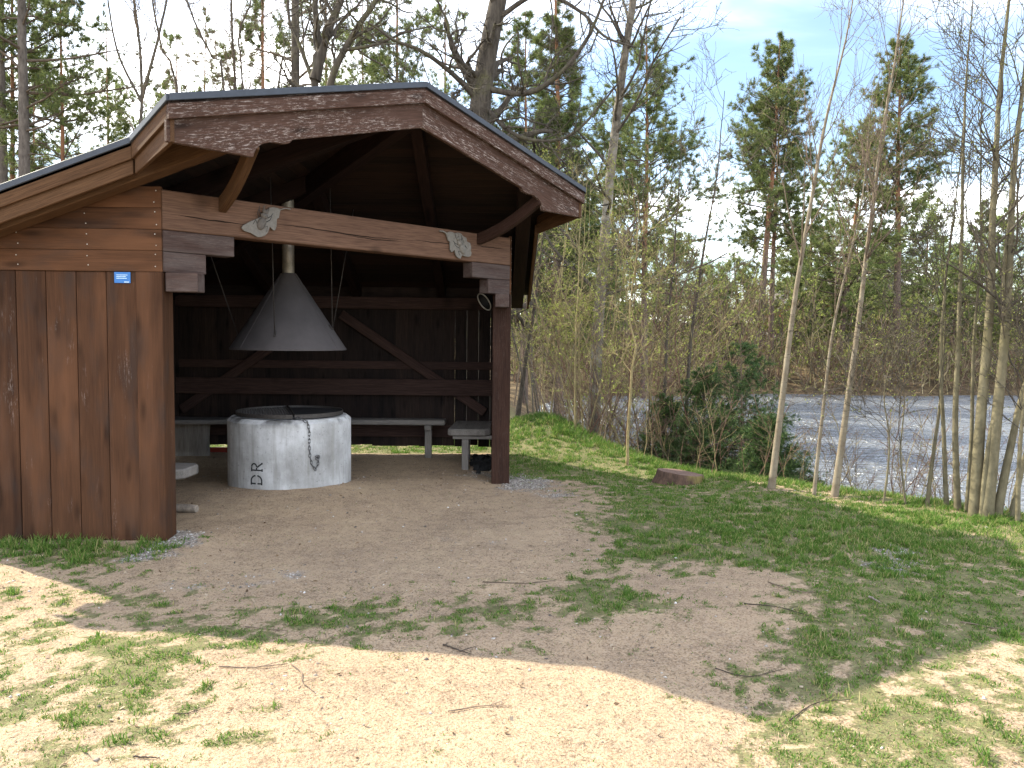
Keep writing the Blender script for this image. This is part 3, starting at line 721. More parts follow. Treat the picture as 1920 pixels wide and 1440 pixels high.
BLOBS = [  # picture x, y, half-width, half-height, amount : where the turf is thick (+) or worn away (-)
    (1500, 990, 420, 70, .95), (1250, 985, 160, 45, .55), (1800, 1060, 260, 110, .9), (1650, 1130, 240, 70, .5), (1130, 1050, 110, 45, .5), (1200, 1140, 130, 30, .5),
    (1090, 1120, 90, 40, .35), (1560, 1230, 140, 70, .55), (1350, 1300, 120, 45, .3), (1800, 1330, 260, 160, .82), (1560, 1400, 170, 70, .5),
    (1100, 850, 170, 45, 1.0), (1250, 920, 150, 28, .7), (1000, 815, 60, 30, .6),
    (120, 1035, 190, 32, 1.0), (300, 1010, 40, 14, .5), (430, 1175, 210, 52, .33), (620, 1170, 150, 50, .30), (760, 1130, 150, 60, .28), (940, 1160, 190, 70, .33),
    (90, 1200, 220, 100, .42), (300, 1300, 150, 80, .46), (120, 1380, 200, 80, .44), (450, 1380, 200, 70, .22), (600, 1250, 60, 15, .2), (880, 1390, 120, 50, .22), (230, 1240, 90, 40, .3),
    (700, 980, 340, 85, -1.0), (1390, 1090, 130, 42, -.38), (1500, 1120, 90, 26, -.28), (1270, 1190, 130, 34, -.34), (1250, 1250, 200, 60, .12), (1000, 1020, 120, 60, -.5), (1330, 1235, 140, 28, -.15), (900, 1330, 420, 70, -.6), (1840, 1230, 70, 25, -.3), (1600, 1065, 60, 20, -.3),
    (1100, 905, 90, 14, -.25), (1480, 1160, 160, 26, -.2), (1780, 1290, 70, 30, -.35)]
def turf(x, y):
    u, v = pxs(x, y); s = np.zeros(np.shape(x))
    for bx, by, sx, sy, a in BLOBS: s = s+a*np.exp(-.5*(((u-bx)/sx)**2+((v-by)/sy)**2)*1.4)
    s = np.where((y > 8.6), np.maximum(s, 1.15), s)
    s = np.minimum(s, .92+.35*sstep(8.5, 9.5, y))
    nn = (fbm(x*1.5, y*1.5, 3, 3)-.5)*.8; n2 = fbm(x*5.5, y*5.5, 13, 3)-.5; n3 = fbm(x*16, y*16, 23, 2)-.5
    m = sstep(.02, 1.12, s+.55*nn+.85*n2+1.6*n3)
    inside = (x > XW) & (x < X2) & (y > Y1+.12) & (y < YB) & (x-y < AP[0]-AP[1]-.6)
    m = np.where(inside, m*.0, m)
    return np.where((y < .5) | (np.abs(x) > 40), .5, m)
def gravel(x, y):
    u, v = pxs(x, y); s = np.zeros(np.shape(x))
    for bx, by, sx, sy, a in ((330, 1012, 40, 14, 1.0), (270, 1040, 50, 14, .7), (985, 900, 45, 14, 1.0), (1060, 925, 40, 9, .5), (1680, 1045, 45, 28, .75), (370, 1095, 120, 16, .35), (560, 1075, 110, 18, .35), (880, 1020, 70, 16, .3), (900, 885, 40, 10, .4)):
        s = s+a*np.exp(-.5*(((u-bx)/sx)**2+((v-by)/sy)**2)*1.5)
    return sstep(.25, .8, s+.9*(fbm(x*7, y*7, 31, 3)-.5))
TF = turf(GX, GY); GR_ = gravel(GX, GY)
SD = shore_d(GX, GY)
FOREST = np.clip(np.maximum(sstep(12.6, 15, GY)*sstep(1.0, -1.5, GX+.0*GY)+sstep(30, 37, GY), sstep(2.5, 1.7, SD)*sstep(-.6, .2, SD)), 0, 1)
LAWN = np.exp(-((GX-32)/7.5)**2-((GY-61)/4.5)**2)
me = npmesh('ground', GV, quads=GQ, smooth=True, attrs={'turf': ('FLOAT', TF), 'gravel': ('FLOAT', GR_), 'forest': ('FLOAT', FOREST), 'lawn': ('FLOAT', sstep(.3, .6, LAWN))})
M_GROUND, t = mat('soil_and_turf')
at = lambda n: t.n('ShaderNodeAttribute', attribute_name=n).outputs['Fac']
ob = t.n('ShaderNodeTexCoord').outputs['Object']
n1 = t.noise(ob, 1.3, 4, .6); n2 = t.noise(ob, 9, 5, .65); n3 = t.noise(ob, 90, 3, .7); n4 = t.noise(ob, 33, 4, .65)
sand = t.ramp(t.math('ADD', t.math('MULTIPLY', n1, .45), t.math('MULTIPLY', n2, .55)), [(.34, (0.2100, 0.1430, 0.0927)), (.5, (0.3413, 0.2419, 0.1521)), (.66, (0.4305, 0.3168, 0.1953))])
sand = t.mix(t.rng(n3, .40, .62, 0, .55), sand, (.40, .325, .25))
sand = t.mix(t.rng(n3, .46, .33, 0, .7), sand, (.10, .075, .055))
sand = t.mix(t.rng(n4, .56, .70, 0, .7), sand, (.16, .118, .082))
soil = t.ramp(n2, [(.35, (.062, .072, .026)), (.55, (.125, .125, .052)), (.7, (.21, .18, .095))])
soil = t.mix(t.rng(n3, .47, .57, 0, .75), soil, (.075, .130, .028))
soil = t.mix(t.rng(n4, .54, .66, 0, .6), soil, (.07, .05, .03))
col = t.mix(t.rng(t.math('ADD', at('turf'), t.math('MULTIPLY', t.math('SUBTRACT', n4, .5), 1.7)), .28, .62, 0, .80), sand, soil)
vo = t.n('ShaderNodeTexVoronoi', {'Vector': ob, 'Scale': 75.0}); stone = t.ramp(t.n('ShaderNodeSeparateColor', {0: vo.outputs['Color']}).outputs[0], [(.1, (.14, .125, .115)), (.6, (.27, .245, .225)), (.95, (.44, .41, .38))])
col = t.mix(t.math('MULTIPLY', at('gravel'), .8), col, stone)
litter = t.ramp(t.noise(ob, 3.2, 6, .7), [(.35, (.045, .033, .02)), (.52, (.12, .085, .05)), (.68, (.20, .15, .085))])
col = t.mix(at('forest'), col, litter)
col = t.mix(at('lawn'), col, (.22, .24, .035))
hb = t.math('ADD', t.math('MULTIPLY', n4, .6), t.math('MULTIPLY', n3, .5))
t.out(t.bsdf(col, .95, .12, 0, hb, .8, .03))
ground = link('ground', me, M_GROUND); tag(ground, kind='structure')
# lake
M_WATER, t = mat('lake_water')
ob = t.n('ShaderNodeTexCoord').outputs['Object']
w1 = t.noise(t.n('ShaderNodeMapping', {'Vector': ob, 'Rotation': (0, 0, .5), 'Scale': (2.1, 3.4, 1)}).outputs[0], 1.0, 3, .55, .6)
w2 = t.noise(t.n('ShaderNodeMapping', {'Vector': ob, 'Rotation': (0, 0, -.15), 'Scale': (.7, 1.25, 1)}).outputs[0], 1.0, 3, .5)
t.out(t.bsdf((.145, .157, .178), .24, .9, 0, w1, 1.0, .5))
me = npmesh('water', [(-12, -40, WATER_Z), (170, -40, WATER_Z), (170, 60, WATER_Z), (-12, 60, WATER_Z)], quads=[(0, 1, 2, 3)])
tag(link('water', me, M_WATER), kind='structure')

# ================================================================== VEGETATION
def bark(name, c0, c1, c2=None, sc=18, stretch=3.5, band=False, bump=.6, top=None):
    m, t = mat(name)
    ob = t.n('ShaderNodeTexCoord').outputs['Object']
    isl = t.n('ShaderNodeNewGeometry').outputs['Random Per Island']
    n1 = t.noise(t.vmul(ob, (sc, sc, sc/stretch)), 1.0, 5, .65); n2 = t.noise(ob, 2.1, 4, .6)
    col = t.ramp(t.math('ADD', t.math('MULTIPLY', n1, .7), t.math('MULTIPLY', n2, .3)), [(.33, c0), (.62, c1)])
    if c2: col = t.mix(t.rng(n2, .52, .66, 0, .75), col, c2)
    if band:
        nb = t.noise(t.vmul(ob, (7, 7, 42)), 1.0, 3, .6); col = t.mix(t.rng(nb, .62, .68, 0, .8), col, (.05, .035, .028))
        nb2 = t.noise(t.vmul(ob, (14, 14, 9)), 1.0, 3, .6); col = t.mix(t.rng(nb2, .68, .74, 0, .85), col, (.03, .024, .02))
    if top:
        z = t.n('ShaderNodeSeparateXYZ', {0: ob}).outputs[2]
        col = t.mix(t.math('MULTIPLY', t.rng(z, top[1], top[2]), t.rng(n1, .3, .55, .55, 1.0)), col, top[0])
    t.out(t.bsdf(col, .9, .15, 0, n1, bump, .02))
    return m
def leafy(name, stops, trans=.35, rough=.6):
    m, t = mat(name)
    isl = t.n('ShaderNodeNewGeometry').outputs['Random Per Island']
    ob = t.n('ShaderNodeTexCoord').outputs['Object']
    col = t.ramp(t.math('ADD', t.math('MULTIPLY', isl, .75), t.math('MULTIPLY', t.noise(ob, .8, 3, .6), .35)), stops)
    d = t.bsdf(col, rough, .25)
    tr = t.n('ShaderNodeBsdfTranslucent', {0: col}).outputs[0]
    mx = t.n('ShaderNodeMixShader', {0: trans, 1: d, 2: tr}).outputs[0]
    t.out(mx); return m
B_PINE = bark('pine_bark', (0.0626, 0.0459, 0.0378), (0.1674, 0.1215, 0.0961), None, 14, 3, top=((0.2263, 0.1091, 0.0589), 5.5, 9.0))
B_PINEG = bark('grey_pine_bark', (0.0476, 0.0391, 0.0348), (0.1368, 0.1148, 0.0986), None, 14, 3)
B_OAK = bark('oak_bark', (0.0324, 0.0261, 0.0216), (0.1111, 0.0936, 0.0761), (0.0994, 0.0968, 0.0441), 16, 5, bump=.9)
B_BIRCH = bark('birch_bark', (0.1256, 0.0953, 0.0641), (0.2414, 0.2099, 0.1568), (0.1022, 0.0676, 0.0415), 9, 1.2, True, .5)
B_ALDER = bark('alder_bark', (0.0737, 0.0634, 0.0397), (0.1739, 0.1518, 0.0956), (0.1103, 0.0986, 0.0466), 14, 1.6, False, .4)
B_GREY = bark('grey_bark', (0.0349, 0.0286, 0.0231), (0.1071, 0.0911, 0.0727), (0.0756, 0.0693, 0.0378), 20, 2)
B_MOTT = bark('lichen_bark', (0.0620, 0.0502, 0.0384), (0.1934, 0.1668, 0.1321), (0.3255, 0.3026, 0.2561), 10, 1.5)
B_TWIG = bark('twig_bark', (0.0799, 0.0581, 0.0443), (0.1909, 0.1466, 0.1061), None, 20, 2)
B_TWIGY = bark('young_twig_bark', (0.1412, 0.1116, 0.0545), (0.3104, 0.2527, 0.1318), None, 20, 2)
B_REDTW = bark('red_twig_bark', (0.0858, 0.0484, 0.0354), (0.1872, 0.1128, 0.0822), None, 20, 2)
B_PTWIG = bark('pine_limb_bark', (0.0491, 0.0390, 0.0319), (0.1310, 0.0975, 0.0715), None, 20, 2)
L_PINE = leafy('pine_needles', [(.15, (0.0450, 0.0692, 0.0250)), (.5, (0.1050, 0.1386, 0.0416)), (.85, (0.2030, 0.2279, 0.0721))], .3)
L_FAR = leafy('far_needles', [(.15, (0.0691, 0.1054, 0.0350)), (.5, (0.1469, 0.1905, 0.0579)), (.85, (0.2592, 0.2903, 0.0959))], .3)
L_SPRUCE = leafy('spruce_needles', [(.15, (0.0250, 0.0530, 0.0203)), (.5, (0.0562, 0.1061, 0.0328)), (.85, (0.1420, 0.2137, 0.0608))], .25)
L_BUD = leafy('spring_buds', [(.2, (0.1664, 0.1858, 0.0390)), (.6, (0.2808, 0.3229, 0.0735)), (.9, (0.3952, 0.4306, 0.1268))], .45)
L_GRASS = leafy('grass_blades', [(.10, (.045, .105, .014)), (.45, (.085, .175, .024)), (.74, (.14, .225, .042)), (.87, (.32, .29, .12)), (1, (.42, .35, .19))], .4)
L_STRAW = leafy('dead_straw', [(.2, (.15, .115, .06)), (.6, (.34, .27, .155)), (.9, (.50, .42, .27))], .2)

class TM:
    def __init__(s): s.V = []; s.Q = []; s.T = []; s.n = 0; s.qi = []; s.ti = []
    def tubes(s, Pt, R, k=4, mi=0):
        if len(Pt) == 0: return
        V, F = tubes(Pt, R, k); s.V.append(V); s.Q.append(F+s.n); s.n += len(V); s.qi.append(np.full(len(F), mi))
    def tris(s, V, mi=0):
        V = np.asarray(V).reshape(-1, 3); m = len(V)//3
        s.V.append(V); s.T.append(np.arange(m*3).reshape(m, 3)+s.n); s.n += len(V); s.ti.append(np.full(m, mi))
    def quads(s, V, mi=0):
        V = np.asarray(V).reshape(-1, 3); m = len(V)//4
        s.V.append(V); s.Q.append(np.arange(m*4).reshape(m, 4)+s.n); s.n += len(V); s.qi.append(np.full(m, mi))
    def build(s, name, mats, parent=None, smooth=True):
        V = np.concatenate(s.V); org = None
        if parent is not None: V = V-np.array(parent.location)
        mi = np.concatenate(s.qi+s.ti) if (s.qi or s.ti) else None
        me = npmesh(name, V, np.concatenate(s.Q) if s.Q else None, np.concatenate(s.T) if s.T else None, smooth=smooth, mats=mats, midx=mi)
        o = bpy.data.objects.new(name, me); COL.objects.link(o)
        if parent is not None: o.parent = parent
        return o
def unit(v): return v/(np.linalg.norm(v, axis=-1, keepdims=True)+1e-9)
def spline(pts, n):
    pts = np.asarray(pts, float); k = len(pts)
    if k < 3: return np.stack([np.interp(np.linspace(0, 1, n), np.linspace(0, 1, k), pts[:, i]) for i in range(3)], 1)
    d = np.concatenate([[0], np.cumsum(np.linalg.norm(np.diff(pts, axis=0), axis=1))]); tt = np.linspace(0, d[-1], n)
    ext = np.vstack([2*pts[0]-pts[1], pts, 2*pts[-1]-pts[-2]]); out = []
    for x in tt:
        i = min(int(np.searchsorted(d, x, 'right')-1), k-2); f = (x-d[i])/(d[i+1]-d[i]+1e-9)
        p0, p1, p2, p3 = ext[i], ext[i+1], ext[i+2], ext[i+3]
        out.append(.5*((2*p1)+(-p0+p2)*f+(2*p0-5*p1+4*p2-p3)*f*f+(-p0+3*p1-3*p2+p3)*f**3))
    return np.array(out)
def at_t(PP, RR, i, tt):
    n = PP.shape[1]; f = tt*(n-1); k = np.minimum(f.astype(int), n-2); fr = (f-k)[:, None]
    return PP[i, k]*(1-fr)+PP[i, k+1]*fr, unit(PP[i, k+1]-PP[i, k]), RR[i, k]*(1-fr[:, 0])+RR[i, k+1]*fr[:, 0]
def grow(PP, RR, g, count, t0=.3, t1=1., ang=50, L=1., n=4, wig=.12, up=.05, rr=.6, rmax=9, rmin=.002, lt=.5, droop=0., rel=False, axis=None):
    """count branches off the parent paths PP (m, k, 3); returns their paths and radii"""
    m = len(PP); ln = np.linalg.norm(PP[:, -1]-PP[:, 0], axis=1)
    i = g.choice(m, count, p=ln/ln.sum()); tt = g.uniform(t0, t1, count)
    pos, tan, rad = at_t(PP, RR, i, tt)
    v = g.normal(size=(count, 3)); perp = unit(np.cross(tan, v)) if axis is None else unit(axis(g, count, tan))
    a = np.radians(ang*g.uniform(.7, 1.3, count))[:, None]; d = tan*np.cos(a)+perp*np.sin(a)
    l = (L*ln[i] if rel else L)*g.uniform(.5, 1.2, count)*(1-lt*tt)
    out = np.empty((count, n, 3)); out[:, 0] = pos
    for j in range(1, n):
        d = unit(d+wig*g.normal(size=(count, 3))+np.array([0, 0, up-droop*(1-j/n)])); out[:, j] = out[:, j-1]+d*(l/(n-1))[:, None]
    r0 = np.clip(rad*rr, rmin, rmax)
    R = r0[:, None]*np.linspace(1, .35, n)[None]
    return out, np.maximum(R, rmin*.6)
def tufts(pos, dirs, g, k, L, W, bias=.8, flat=0.):
    """k needle sprays around every position; each spray is one narrow triangle"""
    m = len(pos); p = np.repeat(pos, k, 0); d = np.repeat(dirs, k, 0)
    v = unit(unit(g.normal(size=(m*k, 3)))*np.array([1, 1, 1-flat])+bias*d); l = L*g.uniform(.55, 1.25, (m*k, 1))
    s = unit(np.cross(v, g.normal(size=(m*k, 3))))*W*g.uniform(.6, 1.2, (m*k, 1))
    p = p+g.normal(size=p.shape)*L*.12
    return np.stack([p-s*.5, p+s*.5, p+v*l], 1).reshape(-1, 3)
def along(PP, RR, g, count, t0, t1):
    i = g.integers(len(PP), size=count); tt = g.uniform(t0, t1, count); pos, tan, _ = at_t(PP, RR, i, tt); return pos, tan
def taper(r, n, e=.15, flare=0.): 
    s = np.linspace(0, 1, n); return r*((1-s)+e*s)*(1+flare*np.exp(-s*22))
def root(name, base, label, cat, group): return empty(name, tuple(base), label, cat, group)

def pine(base, top, r0, label, group, seed, c0=.45, nl=60, lim=2.2, tk=18, tl=.23, tw=.026, sub=10, tp=3.8, bend=0., shape='pine', needles=None, dead=14, name='pine_tree', bk=None, one=0.):
    g = np.random.default_rng(seed); base = np.asarray(base, float); top = np.asarray(top, float); H = np.linalg.norm(top-base)
    n = 16; s = np.linspace(0, 1, n)[:, None]; tp_ = base*(1-s)+top*s+np.stack([fbm(s[:, 0]*3, s[:, 0]*0+seed, 2, 2)-.5, fbm(s[:, 0]*3, s[:, 0]*0+seed, 4, 2)-.5, 0*s[:, 0]], 1)*H*.03*s*(1.2-s)
    tr = taper(r0, n, .12, .25); T = tp_[None]; TR = tr[None]
    rt = root(name, base, label, 'tree', group)
    m = TM(); m.tubes(T, TR, 10)
    lt_ = g.uniform(0, 1, nl)**(.85 if shape == 'pine' else 1.15)
    tt = c0+(1-c0)*lt_*.985
    pos, tan, rad = at_t(T, TR, np.zeros(nl, int), tt)
    az = g.uniform(0, 2*math.pi, nl)
    if shape == 'pine':
        prof = (1-lt_)**.55*(.45+.55*np.minimum(1, lt_*4+.25)); el = np.radians(g.normal(12, 14, nl)+30*lt_)
        prof = prof*g.uniform(.55, 1.5, nl)*1.3
    else:
        prof = (1-lt_)**.9+.05; el = np.radians(g.normal(-8, 8, nl)+38*lt_); prof = prof*g.uniform(.7, 1.15, nl)
    if one: prof = prof*(1+one*np.cos(az))
    d = np.stack([np.cos(az)*np.cos(el), np.sin(az)*np.cos(el), np.sin(el)], 1); k = 6
    LP_ = np.empty((nl, k, 3)); LP_[:, 0] = pos
    for j in range(1, k):
        upb = (.10 if j > 2 else -.06) if shape == 'pine' else (.08 if j > 3 else -.05)
        d = unit(d+.12*g.normal(size=(nl, 3))+np.array([0, 0, upb])); LP_[:, j] = LP_[:, j-1]+d*(lim*prof/(k-1))[:, None]
    LR = np.maximum(np.minimum(rad*.4, .012+.014*prof*lim)[:, None]*np.linspace(1, .3, k)[None], .007)
    m2 = TM(); m2.tubes(LP_, LR, 5, 0)
    S, SR = grow(LP_, LR, g, nl*sub, .25, 1., 50, .42, 4, .2, .08, .6, .02, .006, .35, rel=True)
    m2.tubes(S, SR, 3, 0)
    p1, d1 = along(S, SR, g, int(nl*sub*tp), .2, 1.); p2, d2 = along(LP_, LR, g, int(nl*3), .45, 1.)
    pp, dd = np.concatenate([p1, p2]), np.concatenate([d1, d2])
    m2.tris(tufts(pp, unit(dd+np.array([0, 0, .35 if shape == 'pine' else -.25])), g, tk, tl, tw), 1)
    if dead:
        Dp, Dr = grow(T, TR, g, dead, .18, c0+.1, 80, 1.1*lim/2.2, 4, .15, -.05, .2, .02, .008, .2); m2.tubes(Dp, Dr, 4, 0)
        D2, Dr2 = grow(Dp, Dr, g, dead*4, .3, 1, 50, .4, 3, .2, 0, .5, .01, .005); m2.tubes(D2, Dr2, 3, 0)
    m.build('trunk', [bk or B_PINE], rt); m2.build('crown', [B_PTWIG, needles or L_PINE], rt)
    return rt

def bare(paths, r0s, label, group, seed, name='bare_tree', bk=None, tb=None, lv=((14, 1.2, 45), (60, .6, 45), (260, .3, 45)), t0=.35, up=.06, wig=.12, rmin=.0022, buds=0, bl=.02, sides=8, e=.12, cat='tree', lt=.5, limbs=None, trunkname='trunk', rr0=.36):
    g = np.random.default_rng(seed); n = 22
    paths = [spline(p, n) for p in paths]; T = np.array(paths); TR = np.array([taper(r, n, e, .2) for r in r0s])
    rt = root(name, T[0, 0], label, cat, group); m = TM(); 
    w_ = np.cumsum(g.normal(size=T.shape)*.006, axis=1); T = T+w_*np.linspace(0, 1, n)[None, :, None]
    m.tubes(T, TR, sides)
    m2 = TM(); PP, RR = T, TR
    allP = []
    for li, (cnt, L, an) in enumerate(lv):
        nn = (9, 6, 4, 3)[li] if li < 4 else 3
        Pn, Rn = grow(PP, RR, g, cnt, t0 if li == 0 else .18, .98, an, L, nn, wig*(1+.3*li), up, rr0 if li == 0 else .6, 9, rmin, lt if li == 0 else .35)
        if li == 0 and limbs: pass
        m2.tubes(Pn, Rn, (6, 4, 3, 3)[li], 0); PP, RR = Pn, Rn
        if li == len(lv)-2: prevP, prevR = Pn, Rn
    if buds:
        bp_, bd = along(PP, RR, g, buds, .2, 1.); m2.tris(tufts(bp_, bd, g, 2, bl, bl*.55, .6), 1)
    m.build(trunkname, [bk or B_GREY], rt); m2.build('crown', [tb or B_TWIG, L_BUD], rt)
    return rt
def gb(px, Y, dz=-.1):                        # base of a trunk whose foot is hidden: straight below a picture column
    p = P(px, 620, Y); return np.array([p[0], p[1], float(gz(p[0], p[1]))+dz])

# ---- near bank: birches and alders with their feet at the edge of the turf
def nb(seq, dY=0.0):
    b = G(*seq[0]); Y = b[1]; pts = [b-np.array([0, 0, .08])]
    for i, (x, y) in enumerate(seq[1:]): pts.append(P(x, y, Y+dY*(i+1)/len(seq)))
    return pts
bare([nb([(1445, 917), (1465, 760), (1490, 565), (1518, 385), (1546, 230), (1578, 90), (1606, -70)], .3)], [.039], 'pale birch trunk nearest the spruce thicket, leaning right over the lake', 'birches on the bank', 21, 'birch_tree', B_BIRCH, B_TWIG, ((20, 1.5, 34), (110, .75, 40), (420, .36, 42)), .42, .10, .10, .0022, 500, .016)
bare([nb([(1525, 929), (1541, 790), (1560, 640), (1586, 505), (1612, 395), (1622, 290), (1640, 150)], .3)], [.021], 'thin orange birch stem between two thicker birches', 'birches on the bank', 22, 'birch_tree', B_BIRCH, B_TWIG, ((12, 1.1, 36), (60, .55, 42), (220, .3, 42)), .35, .08, .12, .002, 300, .016)
bare([nb([(1563, 932), (1587, 770), (1611, 600), (1633, 430), (1652, 290), (1668, 180), (1692, 30), (1705, -90)], .35)], [.037], 'tall straight birch with ochre bark farthest right of the birch row', 'birches on the bank', 23, 'birch_tree', B_BIRCH, B_TWIG, ((20, 1.5, 34), (110, .75, 40), (420, .36, 42)), .40, .10, .10, .0022, 500, .016)
ALD = [([(1828, 968), (1836, 820), (1846, 700), (1858, 560), (1862, 400), (1872, 200), (1890, 0), (1898, -140)], .052, 'thick mossy alder stem leftmost of the big stems at right edge'),
       ([(1848, 972), (1866, 820), (1884, 660), (1897, 500), (1906, 330), (1926, 150), (1950, -40)], .054, 'thick lit alder stem standing close against its left neighbour'),
       ([(1866, 972), (1893, 840), (1920, 715), (1950, 590), (1985, 420)], .040, 'alder stem leaning strongly right out of the picture'),
       ([(1893, 975), (1920, 850), (1950, 740), (1990, 600)], .030, 'lowest leaning alder stem at the right edge'),
       ([(1797, 958), (1791, 800), (1797, 640), (1801, 480), (1806, 300), (1816, 100), (1824, -60)], .030, 'slim straight grey alder left of the thick alder stems'),
       ([(1776, 952), (1769, 800), (1763, 690), (1771, 540), (1792, 380), (1812, 200)], .023, 'slim alder with slightly curved stem over the open water'),
       ([(1812, 962), (1822, 820), (1826, 660), (1840, 480), (1846, 280), (1858, 60)], .020, 'thin alder stem squeezed between slim grey and thick mossy stems'),
       ([(1840, 972), (1852, 840), (1880, 680), (1878, 520), (1888, 350), (1882, 180)], .024, 'thin alder stem rising between the two thickest stems'),
       ([(1908, 982), (1912, 830), (1925, 660), (1940, 480)], .022, 'upright thin alder stem at the right picture edge'),
       ([(1700, 948), (1690, 850), (1698, 740), (1672, 640)], .012, 'thin crooked alder shoot standing over open water'),
       ([(1655, 945), (1668, 840), (1660, 720), (1690, 610)], .012, 'thin wavy alder shoot right of the birch row'),
       ([(1737, 950), (1752, 830), (1766, 715), (1775, 590), (1770, 480)], .021, 'short leaning alder stem leftmost over the open water')]
for k, (sq, r_, lb) in enumerate(ALD):
    big = r_ > .035
    bare([nb(sq, .25)], [r_], lb, 'alder stems at the right edge', 30+k, 'alder_tree', B_ALDER, B_GREY, ((18, 1.3, 46), (100, .7, 45), (380, .36, 45)) if big else ((10, 1.0, 45), (55, .55, 45), (200, .3, 45)), .36, .07, .11, .003, 450 if big else 200, .018)
# saplings and leaning trunks between the shelter and the spruces
def sap(seq, Y, r, label, seed, name='sapling', bk=B_TWIGY, tb=B_TWIGY, lv=((12, .9, 50), (50, .45, 48), (150, .25, 45)), buds=600, bl=.022, base=None, **k):
    pts = [P(x, y, Y) for x, y in seq]; b = pts[0]; b[2] = float(gz(b[0], b[1]))-.1
    return bare([pts], [r], label, 'saplings on the shaded bank', seed, name, bk, tb, lv, .25, .06, .13, .0034, buds, bl, 6, **k)
sap([(1176, 870), (1178, 800), (1182, 740), (1184, 690), (1192, 650), (1181, 605), (1186, 540), (1196, 460), (1198, 380)], 9.7, .021, 'crooked sapling with a kink, in front of the lakeside thicket', 41)
sap([(1240, 860), (1250, 640), (1263, 480), (1271, 360), (1277, 230)], 11.5, .032, 'dark upright young tree behind the crooked sapling', 42, 'young_tree', B_GREY, B_TWIG, ((16, 1.4, 48), (70, .65, 45), (240, .33, 45)), 300)
sap([(1283, 860), (1292, 680), (1318, 480), (1342, 330), (1356, 170)], 11.5, .037, 'dark young tree leaning right with long side branches', 43, 'young_tree', B_GREY, B_TWIG, ((20, 1.7, 52), (80, .7, 45), (260, .35, 45)), 300)
for k, (x0, x1, x2, r_, lb) in enumerate(((1078, 1080, 1088, .02, 'yellowish sapling stem straight beside the lichen trunk'), (1094, 1086, 1096, .016, 'slender yellowish sapling close right of its twin'), (1066, 1072, 1100, .015, 'thin yellowish sapling leaning towards the lichen trunk'), (1030, 1046, 1058, .015, 'thin budding sapling near the shelter eave'), (1142, 1150, 1160, .017, 'budding sapling just right of the lichen trunk'), (1215, 1222, 1240, .015, 'small budding sapling between two dark young trees'))):
    sap([(x0, 830), (x1, 650), (x2, 480), (x2+8, 330)], 11.3+.25*k, r_, lb, 50+k, lv=((12, .8, 45), (50, .45, 45), (150, .25, 45)), buds=700, bl=.028)
sap([(1113, 840), (1119, 640), (1131, 480), (1147, 300), (1166, 150), (1192, -30), (1205, -150)], 13.2, .115, 'tall lichen patched trunk leaning right above the eave', 61, 'lichen_tree', B_MOTT, B_GREY, ((22, 2.6, 55), (110, 1.1, 48), (460, .5, 45), (700, .28, 45)), 700, .025, e=.45)
sap([(968, 830), (988, 660), (1004, 560), (1020, 430), (1040, 330)], 14.5, .055, 'dark leaning trunk right behind the shelter corner', 62, 'young_tree', B_GREY, B_TWIG, ((16, 1.6, 50), (80, .75, 45), (300, .4, 45)), 1400, .03)

# ---- oaks behind the roof
def oak(main, r0s, label, seed, lv, t0=.25, **k):
    return bare(main, r0s, label, 'bare oaks behind the roof', seed, 'oak_tree', B_OAK, B_OAK, lv, t0, .02, .22, .004, 0, .02, 12, e=.3, lt=.35, rr0=.5, **k)
Yo = 13.5
oak([[gb(890, Yo), P(897, 300, Yo), P(905, 160, Yo), P(925, 40, Yo), P(945, -60, Yo), P(960, -220, Yo), P(955, -420, Yo)],
     [P(898, 190, Yo), P(850, 140, Yo-.3), P(790, 95, Yo-.6), P(740, 75, Yo-.9), P(690, 40, Yo-1.2)],
     [P(905, 165, Yo), P(990, 175, Yo-.3), P(1060, 130, Yo-.6), P(1110, 60, Yo-.8), P(1150, -40, Yo-1)],
     [P(925, 40, Yo), P(1010, -10, Yo-.3), P(1090, 25, Yo-.5), P(1130, 70, Yo-.7), P(1190, 92, Yo-.8)],
     [P(900, 190, Yo), P(960, 250, Yo-.4), P(1030, 265, Yo-.7), P(1090, 240, Yo-.9), P(1170, 150, Yo-1.1)],
     [P(903, 150, Yo), P(850, 100, Yo-.6), P(835, 40, Yo-.8), P(800, -20, Yo-1)],
     [P(897, 200, Yo), P(850, 215, Yo-.4), P(800, 190, Yo-.8), P(730, 150, Yo-1)]],
    [.27, .05, .055, .045, .042, .04, .035], 'massive grey oak trunk rising behind the right roof slope', 71, ((90, 1.5, 55), (420, .75, 50), (1500, .42, 48), (3200, .25, 48)), .12)
oak([[gb(588, 14.5), P(590, 170, 14.5), P(600, 90, 14.5), P(592, 20, 14.5), P(600, -120, 14.5)], [P(590, 150, 14.5), P(615, 60, 14.5), P(645, -20, 14.5), P(660, -160, 14.4)],
     [P(600, 300, 14.5), P(622, 150, 14.2), P(668, 60, 14.0), P(710, -5, 13.8), P(770, -110, 13.7)], [P(590, 160, 14.5), P(560, 80, 14.7), P(540, 30, 14.7), P(538, -90, 14.8)],
     [P(640, 95, 14.1), P(700, 85, 13.9), P(760, 62, 13.7), P(810, 50, 13.5)]],
    [.125, .095, .085, .045, .035], 'forked oak with three mossy stems behind the roof ridge', 72, ((60, 1.5, 52), (280, .8, 50), (900, .42, 48), (1500, .25, 48)), .15)
bare([[gb(553, 16), P(553, 100, 16), P(553, 0, 16), P(556, -160, 16)]], [.125], 'straight brown trunk just left of the forked oak', 'bare oaks behind the roof', 73, 'oak_tree', B_OAK, B_TWIG, ((14, 1.6, 60), (60, .8, 48), (200, .4, 45)), .3, .02, .15, .005, sides=10, e=.5)
